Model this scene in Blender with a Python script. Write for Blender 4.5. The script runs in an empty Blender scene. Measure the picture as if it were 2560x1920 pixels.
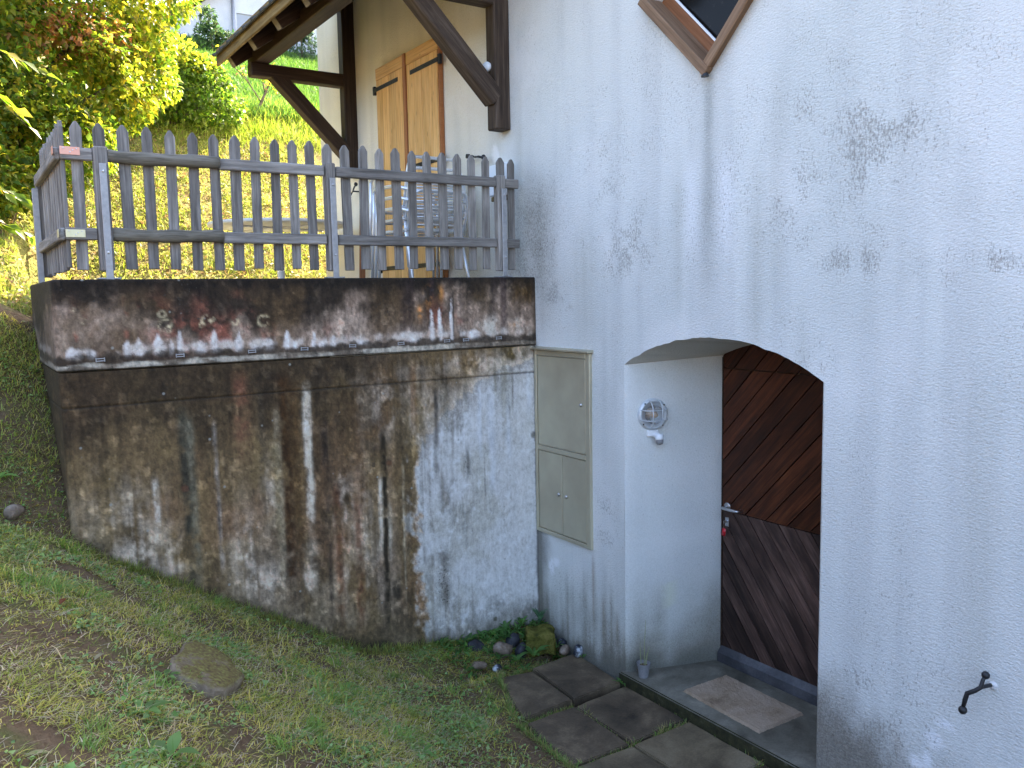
import bpy, bmesh, math, random
import numpy as np
from mathutils import Matrix, Vector

R = math.radians
rng = np.random.default_rng(7)
random.seed(7)
scene = bpy.context.scene
col = scene.collection

# ------------------------------------------------------------------ camera
CAM = Vector((0.0, 0.0, 2.4))
PITCH, ROLL, YAW = 0.104497799, 0.0189867739, 0.584143385
fw = Vector((math.sin(YAW) * math.cos(PITCH), math.cos(YAW) * math.cos(PITCH), -math.sin(PITCH)))
rt = Vector((math.cos(YAW), -math.sin(YAW), 0))
dn = fw.cross(rt)
r_ = rt * math.cos(ROLL) + dn * math.sin(ROLL)
d_ = -rt * math.sin(ROLL) + dn * math.cos(ROLL)
cd = bpy.data.cameras.new('camera')
cd.sensor_width = 36.0
cd.sensor_fit = 'HORIZONTAL'
cd.lens = 36.0 * 2119.85 / 2560.0
cd.clip_end = 400
cam = bpy.data.objects.new('camera', cd)
m = Matrix.Identity(4)
for i in range(3):
    m[i][0] = r_[i]; m[i][1] = -d_[i]; m[i][2] = -fw[i]; m[i][3] = CAM[i]
cam.matrix_world = m
col.objects.link(cam)
scene.camera = cam

# ------------------------------------------------------------------ sky, sun, exposure
SUN_EL, SUN_AZ = R(40), R(54)      # azimuth from +Y towards +X: the sun stands behind the house
world = bpy.data.worlds.new('World')
scene.world = world
world.use_nodes = True
wt = world.node_tree
bg = wt.nodes['Background']
sky = wt.nodes.new('ShaderNodeTexSky')
sky.sky_type = 'NISHITA'
sky.sun_disc = False
sky.sun_elevation = SUN_EL
sky.sun_rotation = SUN_AZ
sky.air_density = 0.8
sky.dust_density = 3.6
sky.ozone_density = 0.75
wt.links.new(sky.outputs[0], bg.inputs[0])
bg.inputs[1].default_value = 0.15
sl = bpy.data.lights.new('sun', 'SUN')
sl.energy = 4.7
sl.angle = R(0.5)
sl.color = (1.0, 0.86, 0.64)
sun = bpy.data.objects.new('sun', sl)
sdir = Vector((math.sin(SUN_AZ) * math.cos(SUN_EL), math.cos(SUN_AZ) * math.cos(SUN_EL), math.sin(SUN_EL)))
sun.rotation_euler = sdir.to_track_quat('Z', 'Y').to_euler()
sun.location = (20, 20, 20)
col.objects.link(sun)
scene.view_settings.view_transform = 'Standard'
scene.view_settings.look = 'None'
scene.view_settings.gamma = 1.0
scene.view_settings.use_curve_mapping = False
scene.view_settings.exposure = 2.8
scene.cycles.max_bounces = 8
scene.cycles.diffuse_bounces = 4
scene.cycles.transmission_bounces = 6
scene.cycles.sample_clamp_indirect = 6.0

# ------------------------------------------------------------------ numpy noise
_T = rng.random((256, 256))
def vn(x, y, s=0):
    x = np.asarray(x, float) + s * 17.31; y = np.asarray(y, float) + s * 41.77
    xi = np.floor(x).astype(int); yi = np.floor(y).astype(int)
    fx = x - xi; fy = y - yi
    fx = fx * fx * (3 - 2 * fx); fy = fy * fy * (3 - 2 * fy)
    a = _T[xi & 255, yi & 255]; b = _T[(xi + 1) & 255, yi & 255]
    c = _T[xi & 255, (yi + 1) & 255]; d = _T[(xi + 1) & 255, (yi + 1) & 255]
    return (a * (1 - fx) + b * fx) * (1 - fy) + (c * (1 - fx) + d * fx) * fy
def fbm(x, y, s=0, o=4):
    t = 0; a = 1; n = 0; x = np.asarray(x, float); y = np.asarray(y, float)
    for i in range(o):
        t = t + a * vn(x, y, s + i * 3); n += a; a *= .55; x = x * 2.03; y = y * 2.03
    return t / n
def ss(a, b, x):
    t = np.clip((np.asarray(x, float) - a) / (b - a), 0, 1)
    return t * t * (3 - 2 * t)
def lin(c):
    c = np.asarray(c, float) / 255.0
    return np.where(c < .04045, c / 12.92, ((c + .055) / 1.055) ** 2.4)
_ILL = lin((204, 211, 221)) / np.array([.71, .70, .68])
def A(r, g, b):                       # albedo of a surface that reads as this colour in blue open shade
    return np.clip(lin((r, g, b)) / _ILL, 0.004, .9)
def mixc(c, d, t):
    t = np.asarray(t)[..., None]
    return c * (1 - t) + np.asarray(d) * t

# ------------------------------------------------------------------ objects
W = {}
def tag(o, label=None, cat=None, group=None, kind=None):
    if label: o['label'] = label
    if cat: o['category'] = cat
    if group: o['group'] = group
    if kind: o['kind'] = kind
    return o
def link(o, parent=None, M=None):
    M = M or Matrix.Identity(4)
    if parent is not None:
        o.parent = parent
        o.matrix_parent_inverse = W[parent].inverted()
    o.matrix_basis = M
    W[o] = M.copy()
    col.objects.link(o)
    return o
def empty(name, loc, label=None, cat=None, group=None, kind=None, M=None):
    o = bpy.data.objects.new(name, None)
    o.empty_display_size = .1
    link(o, None, M or Matrix.Translation(loc))
    return tag(o, label, cat, group, kind)
def finish(me, mat, smooth):
    if mat is not None:
        for q in (mat if isinstance(mat, (list, tuple)) else [mat]):
            me.materials.append(q)
    if smooth:
        me.polygons.foreach_set('use_smooth', np.ones(len(me.polygons), bool))
def add(name, V, F, mat, parent=None, M=None, smooth=False, cols=None, fl=None):
    V = np.asarray(V, float)
    if M is None:
        c = (V.min(0) + V.max(0)) / 2
        M = Matrix.Translation(Vector(c)); V = V - c
    me = bpy.data.meshes.new(name)
    me.from_pydata(V.tolist(), [], [list(f) for f in F])
    finish(me, mat, smooth)
    attrs(me, cols, fl)
    me.update()
    return link(bpy.data.objects.new(name, me), parent, M)
def attrs(me, cols, fl):
    if cols is not None:
        a = me.color_attributes.new('col', 'FLOAT_COLOR', 'POINT')
        c = np.ones((len(cols), 4), np.float32); c[:, :3] = cols
        a.data.foreach_set('color', c.ravel())
    if fl is not None:
        a = me.attributes.new('spk', 'FLOAT', 'POINT')
        a.data.foreach_set('value', np.asarray(fl, np.float32))
def tri_mesh(name, V, T, mat, parent=None, cols=None, mi=None):      # fast builder for many triangles
    V = np.asarray(V, np.float32); T = np.asarray(T, np.int32)
    c = (V.min(0) + V.max(0)) / 2
    me = bpy.data.meshes.new(name)
    me.vertices.add(len(V)); me.vertices.foreach_set('co', (V - c).ravel())
    me.loops.add(T.size); me.loops.foreach_set('vertex_index', T.ravel())
    me.polygons.add(len(T))
    me.polygons.foreach_set('loop_start', np.arange(0, T.size, 3, dtype=np.int32))
    me.polygons.foreach_set('loop_total', np.full(len(T), 3, np.int32))
    me.update(calc_edges=True)
    finish(me, mat, False)
    attrs(me, cols, None)
    me.validate()
    return link(bpy.data.objects.new(name, me), parent, Matrix.Translation(Vector(c.tolist())))
class G:                                    # collects shapes into one mesh
    def __init__(s): s.V = []; s.F = []
    def put(s, V, F, M=None):
        n = len(s.V)
        for v in V:
            v = Vector(v)
            s.V.append(tuple(M @ v) if M is not None else tuple(v))
        s.F += [[i + n for i in f] for f in F]
        return s
    def obj(s, name, mat, parent=None, M=None, smooth=False):
        return add(name, s.V, s.F, mat, parent, M, smooth)
def cbox(sx, sy, sz, b=.004, seg=1):
    bm = bmesh.new()
    bmesh.ops.create_cube(bm, size=1)
    for v in bm.verts: v.co = Vector((v.co.x * sx, v.co.y * sy, v.co.z * sz))
    if b: bmesh.ops.bevel(bm, geom=bm.edges[:], offset=min(b, .45 * min(sx, sy, sz)), segments=seg, affect='EDGES')
    V = [tuple(v.co) for v in bm.verts]; F = [[v.index for v in f.verts] for f in bm.faces]
    bm.verts.index_update()
    F = [[v.index for v in f.verts] for f in bm.faces]
    bm.free()
    return V, F
def frame(p0, p1, up=(0, 0, 1)):            # X along p0->p1, Z near up
    p0 = Vector(p0); p1 = Vector(p1); x = (p1 - p0).normalized(); up = Vector(up)
    y = up.cross(x).normalized(); z = x.cross(y)
    M = Matrix.Identity(4)
    for i in range(3):
        M[i][0] = x[i]; M[i][1] = y[i]; M[i][2] = z[i]; M[i][3] = (p0[i] + p1[i]) / 2
    return M, (p1 - p0).length
def beam(name, p0, p1, w, h, mat, parent=None, up=(0, 0, 1), b=.006):
    M, L = frame(p0, p1, up)
    V, F = cbox(L, w, h, b)
    return add(name, V, F, mat, parent, M)
def box(name, lo, hi, mat, parent=None, b=.004):
    s = [hi[i] - lo[i] for i in range(3)]
    V, F = cbox(*s, b)
    return add(name, V, F, mat, parent, Matrix.Translation([(lo[i] + hi[i]) / 2 for i in range(3)]))
def tube(pts, r, n=8, cap=True):
    pts = [Vector(p) for p in pts]
    rs = r if isinstance(r, (list, tuple)) else [r] * len(pts)
    V = []; F = []
    u = None
    for i, p in enumerate(pts):
        t = (pts[min(i + 1, len(pts) - 1)] - pts[max(i - 1, 0)]).normalized()
        if u is None:
            u = t.orthogonal().normalized()
        else:
            u = (u - t * u.dot(t)); u = u.normalized() if u.length > 1e-6 else t.orthogonal().normalized()
        w = t.cross(u)
        for k in range(n):
            a = 2 * math.pi * k / n
            V.append(tuple(p + (u * math.cos(a) + w * math.sin(a)) * rs[i]))
    for i in range(len(pts) - 1):
        for k in range(n):
            F.append([i * n + k, i * n + (k + 1) % n, (i + 1) * n + (k + 1) % n, (i + 1) * n + k])
    if cap:
        F.append(list(range(n))[::-1]); F.append([(len(pts) - 1) * n + k for k in range(n)])
    return V, F
def bend(pts, r=.05, k=4):                  # round the corners of a polyline
    pts = [Vector(p) for p in pts]; out = [pts[0]]
    for a, b, c in zip(pts, pts[1:], pts[2:]):
        d1 = (a - b); d2 = (c - b); q = min(r, d1.length * .45, d2.length * .45)
        s = b + d1.normalized() * q; e = b + d2.normalized() * q
        for i in range(k + 1):
            t = i / k
            out.append(s * (1 - t) ** 2 + b * 2 * t * (1 - t) + e * t * t)
    out.append(pts[-1])
    return out
def lathe(prof, n=24):                      # (r, z) profile round Z
    V = []; F = []
    for r, z in prof:
        for k in range(n):
            a = 2 * math.pi * k / n
            V.append((r * math.cos(a), r * math.sin(a), z))
    for i in range(len(prof) - 1):
        for k in range(n):
            F.append([i * n + k, i * n + (k + 1) % n, (i + 1) * n + (k + 1) % n, (i + 1) * n + k])
    F.append([k for k in range(n)][::-1]); F.append([(len(prof) - 1) * n + k for k in range(n)])
    return V, F
def prism(poly, t):                         # polygon in XY, thickness along Z
    n = len(poly)
    V = [(x, y, -t / 2) for x, y in poly] + [(x, y, t / 2) for x, y in poly]
    F = [list(range(n))[::-1], list(range(n, 2 * n))] + [[i, (i + 1) % n, n + (i + 1) % n, n + i] for i in range(n)]
    return V, F

# ------------------------------------------------------------------ materials
class NT:
    def __init__(s, name, rough=.8, spec=.3, metal=0.):
        s.m = bpy.data.materials.new(name); s.m.use_nodes = True
        s.t = s.m.node_tree; s.b = s.t.nodes['Principled BSDF']
        s.b.inputs['Roughness'].default_value = rough
        s.b.inputs['Specular IOR Level'].default_value = spec
        s.b.inputs['Metallic'].default_value = metal
    def n(s, typ, **k):
        o = s.t.nodes.new(typ)
        for a, v in k.items():
            if hasattr(o, a): setattr(o, a, v)
            else: o.inputs[a].default_value = v
        return o
    def l(s, a, b): s.t.links.new(a, b)
    def coords(s, scale=(1, 1, 1), rand=True, src='Object'):
        tc = s.n('ShaderNodeTexCoord'); mp = s.n('ShaderNodeMapping')
        mp.inputs['Scale'].default_value = scale
        s.l(tc.outputs[src], mp.inputs['Vector'])
        if rand:
            oi = s.n('ShaderNodeObjectInfo'); mu = s.n('ShaderNodeMath', operation='MULTIPLY'); mu.inputs[1].default_value = 53.7
            s.l(oi.outputs['Random'], mu.inputs[0]); cx = s.n('ShaderNodeCombineXYZ')
            for i in range(3): s.l(mu.outputs[0], cx.inputs[i])
            s.l(cx.outputs[0], mp.inputs['Location'])
        return mp.outputs[0]
    def noise(s, vec, scale, detail=4, rough=.6, dist=0.):
        o = s.n('ShaderNodeTexNoise'); o.inputs['Scale'].default_value = scale
        o.inputs['Detail'].default_value = detail; o.inputs['Roughness'].default_value = rough
        o.inputs['Distortion'].default_value = dist
        if vec is not None: s.l(vec, o.inputs['Vector'])
        return o.outputs['Fac']
    def ramp(s, fac, stops):
        o = s.n('ShaderNodeValToRGB'); e = o.color_ramp.elements
        while len(e) < len(stops): e.new(.5)
        for k, (p, c) in enumerate(stops):
            e[k].position = p
            e[k].color = (*c, 1) if hasattr(c, '__len__') else (c, c, c, 1)
        s.l(fac, o.inputs[0])
        return o.outputs[0]
    def mix(s, fac, a, b, typ='MIX'):
        o = s.n('ShaderNodeMix', data_type='RGBA', blend_type=typ)
        for q, sock in ((fac, o.inputs[0]), (a, o.inputs[6]), (b, o.inputs[7])):
            if hasattr(q, 'links') or isinstance(q, bpy.types.NodeSocket): s.l(q, sock)
            elif hasattr(q, '__len__'): sock.default_value = (*q, 1)
            else: sock.default_value = q
        return o.outputs[2]
    def bump(s, h, st=.3, dist=.01):
        o = s.n('ShaderNodeBump'); o.inputs['Strength'].default_value = st; o.inputs['Distance'].default_value = dist
        s.l(h, o.inputs['Height'])
        prev = s.b.inputs['Normal'].links
        if prev: s.l(prev[0].from_socket, o.inputs['Normal'])
        s.l(o.outputs[0], s.b.inputs['Normal'])
    def color(s, c):
        if isinstance(c, bpy.types.NodeSocket): s.l(c, s.b.inputs['Base Color'])
        else: s.b.inputs['Base Color'].default_value = (*c, 1)
    def attr(s, name):
        o = s.n('ShaderNodeAttribute'); o.attribute_name = name
        return o

def wood(name, dark, mid, light, rough=.75, grain=1., spots=0., vary=.25):
    t = NT(name, rough, .25)
    v = t.coords((1.6, 26, 26)); g = t.noise(v, 1.6 * grain, 6, .65, .5)
    c = t.ramp(g, [(.28, dark), (.5, mid), (.74, light)])
    v2 = t.coords((1.2, 3.5, 3.5)); p = t.noise(v2, 2.2, 4, .6)
    c = t.mix(t.ramp(p, [(.35, .0), (.75, vary * 2)]), c, dark)
    v3 = t.coords((.5, 60, 60)); f = t.noise(v3, 2.5, 2, .5)
    c = t.mix(t.ramp(f, [(.3, .35), (.42, .0)]), c, [q * .35 for q in dark])
    if spots:
        k = t.n('ShaderNodeTexVoronoi'); k.inputs['Scale'].default_value = 3.2
        t.l(t.coords((1.8, 5.5, 5.5)), k.inputs['Vector'])
        c = t.mix(t.ramp(k.outputs['Distance'], [(.06, spots), (.16, 0.)]), c, [q * .45 for q in mid])
    oi = t.n('ShaderNodeObjectInfo')
    hv = t.n('ShaderNodeHueSaturation'); mr = t.n('ShaderNodeMapRange')
    mr.inputs['To Min'].default_value = 1 - vary * .7; mr.inputs['To Max'].default_value = 1 + vary * .7
    t.l(oi.outputs['Random'], mr.inputs['Value']); t.l(mr.outputs[0], hv.inputs['Value']); t.l(c, hv.inputs['Color'])
    t.color(hv.outputs[0])
    t.bump(g, .35, .004); t.bump(f, .25, .003)
    return t.m
def mottled(name, a, b, c=None, scale=8, rough=.85, bump=.4, dist=.01, fine=60, spec=.25, lo=.35, hi=.68, src='Object'):
    t = NT(name, rough, spec)
    v = t.coords((1, 1, 1), src=src)
    n1 = t.noise(v, scale, 6, .65, .3)
    st = [(lo, a), (hi, b)] if c is None else [(lo, a), ((lo + hi) / 2, b), (hi, c)]
    q = t.ramp(n1, st)
    n2 = t.noise(v, fine, 3, .6)
    q = t.mix(.5, q, t.ramp(n2, [(.3, .35), (.7, .65)]), 'OVERLAY')
    t.color(q)
    t.bump(n1, bump, dist * 2); t.bump(n2, bump, dist)
    return t.m
def metal(name, c, rough=.35, metallic=1., bump=.05, sc=40):
    t = NT(name, rough, .5, metallic)
    v = t.coords((1, 1, 1)); n = t.noise(v, sc, 4, .6)
    t.color(t.mix(.25, c, t.ramp(n, [(.3, .2), (.7, .8)]), 'OVERLAY'))
    mr = t.n('ShaderNodeMapRange'); mr.inputs['To Min'].default_value = rough - .08; mr.inputs['To Max'].default_value = rough + .12
    t.l(n, mr.inputs['Value']); t.l(mr.outputs[0], t.b.inputs['Roughness'])
    t.bump(n, bump, .002)
    return t.m
def plain(name, c, rough=.5, spec=.4, fine=80, amt=.3):
    t = NT(name, rough, spec)
    n = t.noise(t.coords(), fine, 3, .6)
    t.color(t.mix(amt, c, t.ramp(n, [(.3, .3), (.7, .7)]), 'OVERLAY'))
    t.bump(n, .08, .003)
    return t.m
def leafmat(name, trans=.45, rough=.45):
    t = NT(name, rough, .3)
    a = t.attr('col')
    t.color(a.outputs['Color'])
    tr = t.n('ShaderNodeBsdfTranslucent')
    hs = t.n('ShaderNodeHueSaturation'); hs.inputs['Value'].default_value = 1.8; hs.inputs['Saturation'].default_value = 1.1
    t.l(a.outputs['Color'], hs.inputs['Color']); t.l(hs.outputs[0], tr.inputs['Color'])
    mx = t.n('ShaderNodeMixShader'); mx.inputs[0].default_value = trans
    t.l(t.b.outputs[0], mx.inputs[1]); t.l(tr.outputs[0], mx.inputs[2])
    t.l(mx.outputs[0], t.t.nodes['Material Output'].inputs[0])
    return t.m

def plaster_mat():
    t = NT('roughcast_plaster', .88, .2)
    a = t.attr('col'); sp = t.attr('spk')
    pos = t.n('ShaderNodeNewGeometry').outputs['Position']
    mp = t.n('ShaderNodeMapping'); mp.inputs['Scale'].default_value = (1, 1, .38); t.l(pos, mp.inputs['Vector'])
    n = t.noise(mp.outputs[0], 46, 5, .72, .2)
    # speckle mould: threshold falls where the mask is strong
    th = t.n('ShaderNodeMath', operation='MULTIPLY_ADD'); th.inputs[1].default_value = -.26; th.inputs[2].default_value = .70
    t.l(sp.outputs['Fac'], th.inputs[0])
    sb = t.n('ShaderNodeMath', operation='SUBTRACT'); t.l(n, sb.inputs[0]); t.l(th.outputs[0], sb.inputs[1])
    mk = t.n('ShaderNodeMapRange', interpolation_type='SMOOTHSTEP'); mk.inputs['From Min'].default_value = 0.; mk.inputs['From Max'].default_value = .18
    mk.inputs['To Max'].default_value = .5
    t.l(sb.outputs[0], mk.inputs['Value'])
    c = t.mix(mk.outputs[0], a.outputs['Color'], (.15, .13, .105))
    mpf = t.n('ShaderNodeMapping'); mpf.inputs['Scale'].default_value = (1, 1, .55); t.l(pos, mpf.inputs['Vector'])
    fl = t.noise(mpf.outputs[0], 105, 3, .7)
    tf = t.n('ShaderNodeMath', operation='MULTIPLY_ADD'); tf.inputs[1].default_value = .40; tf.inputs[2].default_value = -.665; t.l(sp.outputs['Fac'], tf.inputs[0])
    af = t.n('ShaderNodeMath', operation='ADD'); t.l(fl, af.inputs[0]); t.l(tf.outputs[0], af.inputs[1])
    mf = t.n('ShaderNodeMapRange'); mf.inputs['From Max'].default_value = .15; mf.inputs['To Max'].default_value = .55; t.l(af.outputs[0], mf.inputs['Value'])
    c = t.mix(mf.outputs[0], c, (.20, .18, .15))
    big = t.noise(pos, 2.2, 4, .6)
    c = t.mix(.35, c, t.ramp(big, [(.3, .44), (.7, .53)]), 'OVERLAY')
    g = t.noise(pos, 120, 2, .5)
    c = t.mix(.6, c, t.ramp(g, [(.35, .38), (.65, .55)]), 'OVERLAY')
    t.color(c)
    mp2 = t.n('ShaderNodeMapping'); mp2.inputs['Scale'].default_value = (1, .55, 1.25); mp2.inputs['Rotation'].default_value = (R(25), 0, 0); t.l(pos, mp2.inputs['Vector'])
    g2 = t.noise(mp2.outputs[0], 95, 3, .6)
    t.bump(g2, .8, .007); t.bump(g, .5, .003)
    return t.m
def concrete_mat():
    t = NT('stained_concrete', .8, .3)
    a = t.attr('col'); sp = t.attr('spk')
    pos = t.n('ShaderNodeNewGeometry').outputs['Position']
    mp = t.n('ShaderNodeMapping'); mp.inputs['Scale'].default_value = (1, 1, .6); t.l(pos, mp.inputs['Vector'])
    n = t.noise(mp.outputs[0], 44, 6, .75, .3)
    c = t.mix(.85, a.outputs['Color'], t.ramp(n, [(.25, .28), (.75, .68)]), 'OVERLAY')
    mp3 = t.n('ShaderNodeMapping'); mp3.inputs['Scale'].default_value = (1, 1, .07); t.l(pos, mp3.inputs['Vector'])
    st = t.noise(mp3.outputs[0], 60, 4, .6)
    c = t.mix(.28, c, t.ramp(st, [(.3, .33), (.7, .62)]), 'OVERLAY')
    iso = t.noise(pos, 17, 7, .72, .4)
    c = t.mix(.6, c, t.ramp(iso, [(.28, .25), (.5, .5), (.72, .72)]), 'OVERLAY')
    f = t.noise(pos, 130, 3, .6)
    c = t.mix(.6, c, t.ramp(f, [(.3, .36), (.7, .6)]), 'OVERLAY')
    # pits and dark mould flecks
    n2 = t.noise(pos, 55, 4, .65)
    th = t.n('ShaderNodeMath', operation='MULTIPLY_ADD'); th.inputs[1].default_value = -.3; th.inputs[2].default_value = .78
    t.l(sp.outputs['Fac'], th.inputs[0])
    sb = t.n('ShaderNodeMath', operation='SUBTRACT'); t.l(n2, sb.inputs[0]); t.l(th.outputs[0], sb.inputs[1])
    mk = t.n('ShaderNodeMapRange', interpolation_type='SMOOTHSTEP'); mk.inputs['From Max'].default_value = .1; mk.inputs['To Max'].default_value = .8
    t.l(sb.outputs[0], mk.inputs['Value'])
    c = t.mix(mk.outputs[0], c, (.055, .05, .042))
    # pale lichen dots
    vo = t.n('ShaderNodeTexVoronoi'); vo.inputs['Scale'].default_value = 17; t.l(pos, vo.inputs['Vector'])
    sepc = t.n('ShaderNodeSeparateColor'); t.l(vo.outputs['Color'], sepc.inputs[0])
    gt = t.n('ShaderNodeMath', operation='GREATER_THAN'); gt.inputs[1].default_value = .86; t.l(sepc.outputs[0], gt.inputs[0])
    dm = t.ramp(vo.outputs['Distance'], [(.08, .75), (.17, 0.)])
    mm = t.n('ShaderNodeMath', operation='MULTIPLY'); t.l(dm, mm.inputs[0]); t.l(gt.outputs[0], mm.inputs[1])
    c = t.mix(mm.outputs[0], c, (.36, .35, .31))
    t.color(c)
    t.bump(n, .6, .008); t.bump(f, .6, .004); t.bump(n2, .5, .008); t.bump(iso, .3, .015)
    return t.m

M_plaster = plaster_mat()
M_conc = concrete_mat()
M_grey = wood('weathered_grey_wood', (.10, .090, .080), (.285, .262, .238), (.46, .43, .40), .85, 1.2, .45, .4)
M_log = wood('weathered_log_wood', (.085, .075, .055), (.25, .225, .18), (.38, .35, .29), .85, 1.2, .3, .3)
M_brown = wood('dark_stained_timber', (.018, .010, .006), (.045, .026, .016), (.085, .055, .036), .6, 1., .2, .2)
M_browngrey = wood('worn_brown_timber', (.03, .02, .014), (.075, .05, .034), (.16, .12, .09), .7, 1., .3, .15)
M_fascia = wood('bounce_tinted_board', (.085, .055, .025), (.25, .17, .07), (.36, .265, .125), .85, 1., .3, .3)  # lighter, yellower board colour stands in for bounce light on the fascia
M_endgrain = mottled('sawn_timber_end', (.13, .10, .06), (.28, .22, .14), None, 14, .85, .3, .005)
M_pine = wood('pine_boards', (.50, .25, .08), (.74, .42, .155), (.84, .54, .25), .5, 1., .7, .2)
M_pinedark = wood('pine_edge_strip', (.28, .10, .035), (.36, .14, .05), (.42, .18, .07), .5, .8, .2, .1)
M_door_hi = wood('red_brown_door_board', (.018, .006, .003), (.080, .023, .009), (.165, .052, .019), .42, 1.3, .25, .4)
M_door_lo = wood('faded_door_board', (.034, .020, .016), (.10, .058, .045), (.18, .117, .092), .6, 1.3, .2, .8)
M_door_base = wood('blue_grey_weather_bar', (.05, .055, .07), (.10, .112, .14), (.19, .205, .25), .6, 1., 0, .2)
M_win = wood('window_timber', (.13, .075, .042), (.24, .145, .085), (.33, .21, .13), .55, 1., 0, .15)
M_winred = wood('window_sash_timber', (.19, .075, .03), (.28, .115, .05), (.33, .15, .07), .5, 1., 0, .12)
M_alu = metal('aluminium', (.86, .87, .89), .3, .65)
M_alumatt = metal('dull_aluminium_bar', (.40, .40, .41), .5, .7)
M_zinc = metal('zinc_plate', (.66, .62, .42), .4, .9, .1, 18)
M_copper = metal('reddish_zinc_plate', (.80, .42, .32), .45, .8, .1, 18)
M_brass = metal('champagne_metal', (.55, .505, .375), .45, .7, .04, 3)
M_steel = metal('steel', (.55, .55, .56), .3)
M_black = plain('black_iron', (.012, .012, .014), .5, .5, 60)
M_white = plain('white_plastic', (.82, .83, .84), .35, .5)
M_greypl = plain('grey_plastic', (.22, .215, .22), .5, .4)
M_lampgrey = metal('lamp_grey_metal', (.60, .63, .65), .4, .3)
M_red = plain('red_plastic_tag', (.5, .01, .02), .35, .5)
M_tabletop = plain('pale_table_top', (.74, .72, .66), .5, .4)
M_slab = mottled('dark_paving_concrete', (.032, .023, .014), (.10, .072, .044), (.23, .17, .105), 3.2, .75, .5, .006, 90, .35, .3, .75)
M_slabtan = mottled('tan_paving_concrete', (.05, .037, .022), (.15, .113, .066), (.27, .215, .14), 3.2, .75, .5, .006, 90, .35, .28, .75)
M_stepx = mottled('damp_step_concrete', (.062, .056, .042), (.128, .118, .092), (.22, .205, .165), 5, .5, .35, .004, 90, .45, .3, .75)
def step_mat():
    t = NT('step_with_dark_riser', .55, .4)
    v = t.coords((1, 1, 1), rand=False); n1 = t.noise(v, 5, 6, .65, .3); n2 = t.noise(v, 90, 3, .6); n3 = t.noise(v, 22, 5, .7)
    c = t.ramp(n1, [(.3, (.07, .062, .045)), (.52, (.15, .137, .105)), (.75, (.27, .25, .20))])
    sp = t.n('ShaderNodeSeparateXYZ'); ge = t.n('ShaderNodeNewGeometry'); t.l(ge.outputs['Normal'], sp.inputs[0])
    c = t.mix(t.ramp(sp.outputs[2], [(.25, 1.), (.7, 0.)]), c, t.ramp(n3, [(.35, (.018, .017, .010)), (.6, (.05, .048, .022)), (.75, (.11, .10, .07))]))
    c = t.mix(.5, c, t.ramp(n2, [(.3, .36), (.7, .64)]), 'OVERLAY')
    t.color(c); t.bump(n1, .35, .006); t.bump(n2, .4, .003)
    return t.m
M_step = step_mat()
M_mat = mottled('coir_doormat', (.13, .085, .055), (.36, .265, .18), (.44, .335, .245), 4.0, .95, .9, .01, 160, .1, .28, .6)
M_soil = mottled('soil_moss_ground', (.105, .065, .042), (.155, .105, .062), (.11, .115, .04), 5, .95, .9, .02, 45, .1, .3, .7)
M_land = mottled('meadow_land', (.20, .21, .09), (.27, .26, .13), (.34, .30, .19), .15, .95, .3, .02, 3)
M_hill = mottled('dry_slope_ground', (.14, .085, .045), (.21, .18, .06), (.18, .22, .045), 2.4, .95, .9, .03, 30, .1, .3, .7)
M_stone = mottled('grey_brown_stone', (.10, .070, .048), (.21, .155, .115), (.32, .26, .21), 9, .85, .6, .01)
M_darkstone = mottled('dark_stone', (.018, .018, .022), (.05, .05, .058), None, 14, .6, .5, .006)
M_bwstone = mottled('black_and_white_stone', (.015, .018, .026), (.03, .034, .045), (.55, .58, .62), 11, .5, .4, .005, 50, .4, .42, .62)
M_mossy = mottled('moss_on_stone', (.06, .06, .015), (.15, .145, .03), (.25, .215, .06), 16, .95, 1., .02, 90, .1)
M_slabstone = mottled('rough_slab_stone', (.10, .085, .065), (.21, .185, .15), (.32, .29, .25), 10, .9, .8, .015)
M_roof = mottled('grey_roof_tile', (.05, .05, .045), (.10, .10, .095), None, 12, .85, .5, .008)
M_roofdk = mottled('brown_roof', (.10, .05, .035), (.16, .085, .06), None, 6, .8, .3, .01)
M_hwall = mottled('far_house_wall', (.62, .63, .66), (.72, .73, .76), None, 1.5, .85, .1, .01)
M_bark = mottled('bark', (.06, .045, .03), (.14, .115, .085), None, 20, .9, .8, .01)
M_leaf = leafmat('leaf', .58)
M_grass = leafmat('grass_blade', .35, .6)

# ------------------------------------------------------------------ terrain heights
_px = [-6, -1, 0, .45, .502, .591, .912, 1.195, 1.501, 2.01, 2.407, 2.758, 3.4]
_pz = [4.2, 1.83, 1.40, 1.17, 1.125, 1.055, .855, .672, .505, .185, .105, .05, .03]
def lawn_z(X, Y):
    X = np.asarray(X, float); Y = np.asarray(Y, float)
    z = np.interp(X, _px, _pz)
    z = z + np.where(Y < 4.83, .11 * (Y - 4.83), 0)
    z = z - .16 * ss(2.2, 2.65, X) * ss(4.75, 4.45, Y)
    z = z + np.interp(Y, [4.83, 4.95, 5.46, 5.78, 6.1, 6.6], [0, .2, .63, .9, 1.12, 1.2])
    z = z + .03 * (fbm(X * 2.1, Y * 2.1, 5) - .5) * (1 - ss(2.3, 2.6, X)) + .014 * (fbm(X * 9, Y * 9, 8) - .5)
    z = np.where((X > 2.3) & (Y < 4.4), np.maximum(z, -.12), z)
    z = np.minimum(z, np.where((X > 2.60 + .22 * ss(3.86, 4.4, Y)) & (Y < 4.42), -.085, 99))
    z = np.where((X > 2.3) & (X < 2.60 + .22 * ss(3.86, 4.4, Y)) & (Y < 4.5), np.maximum(z, -.052), z)
    return z
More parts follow.
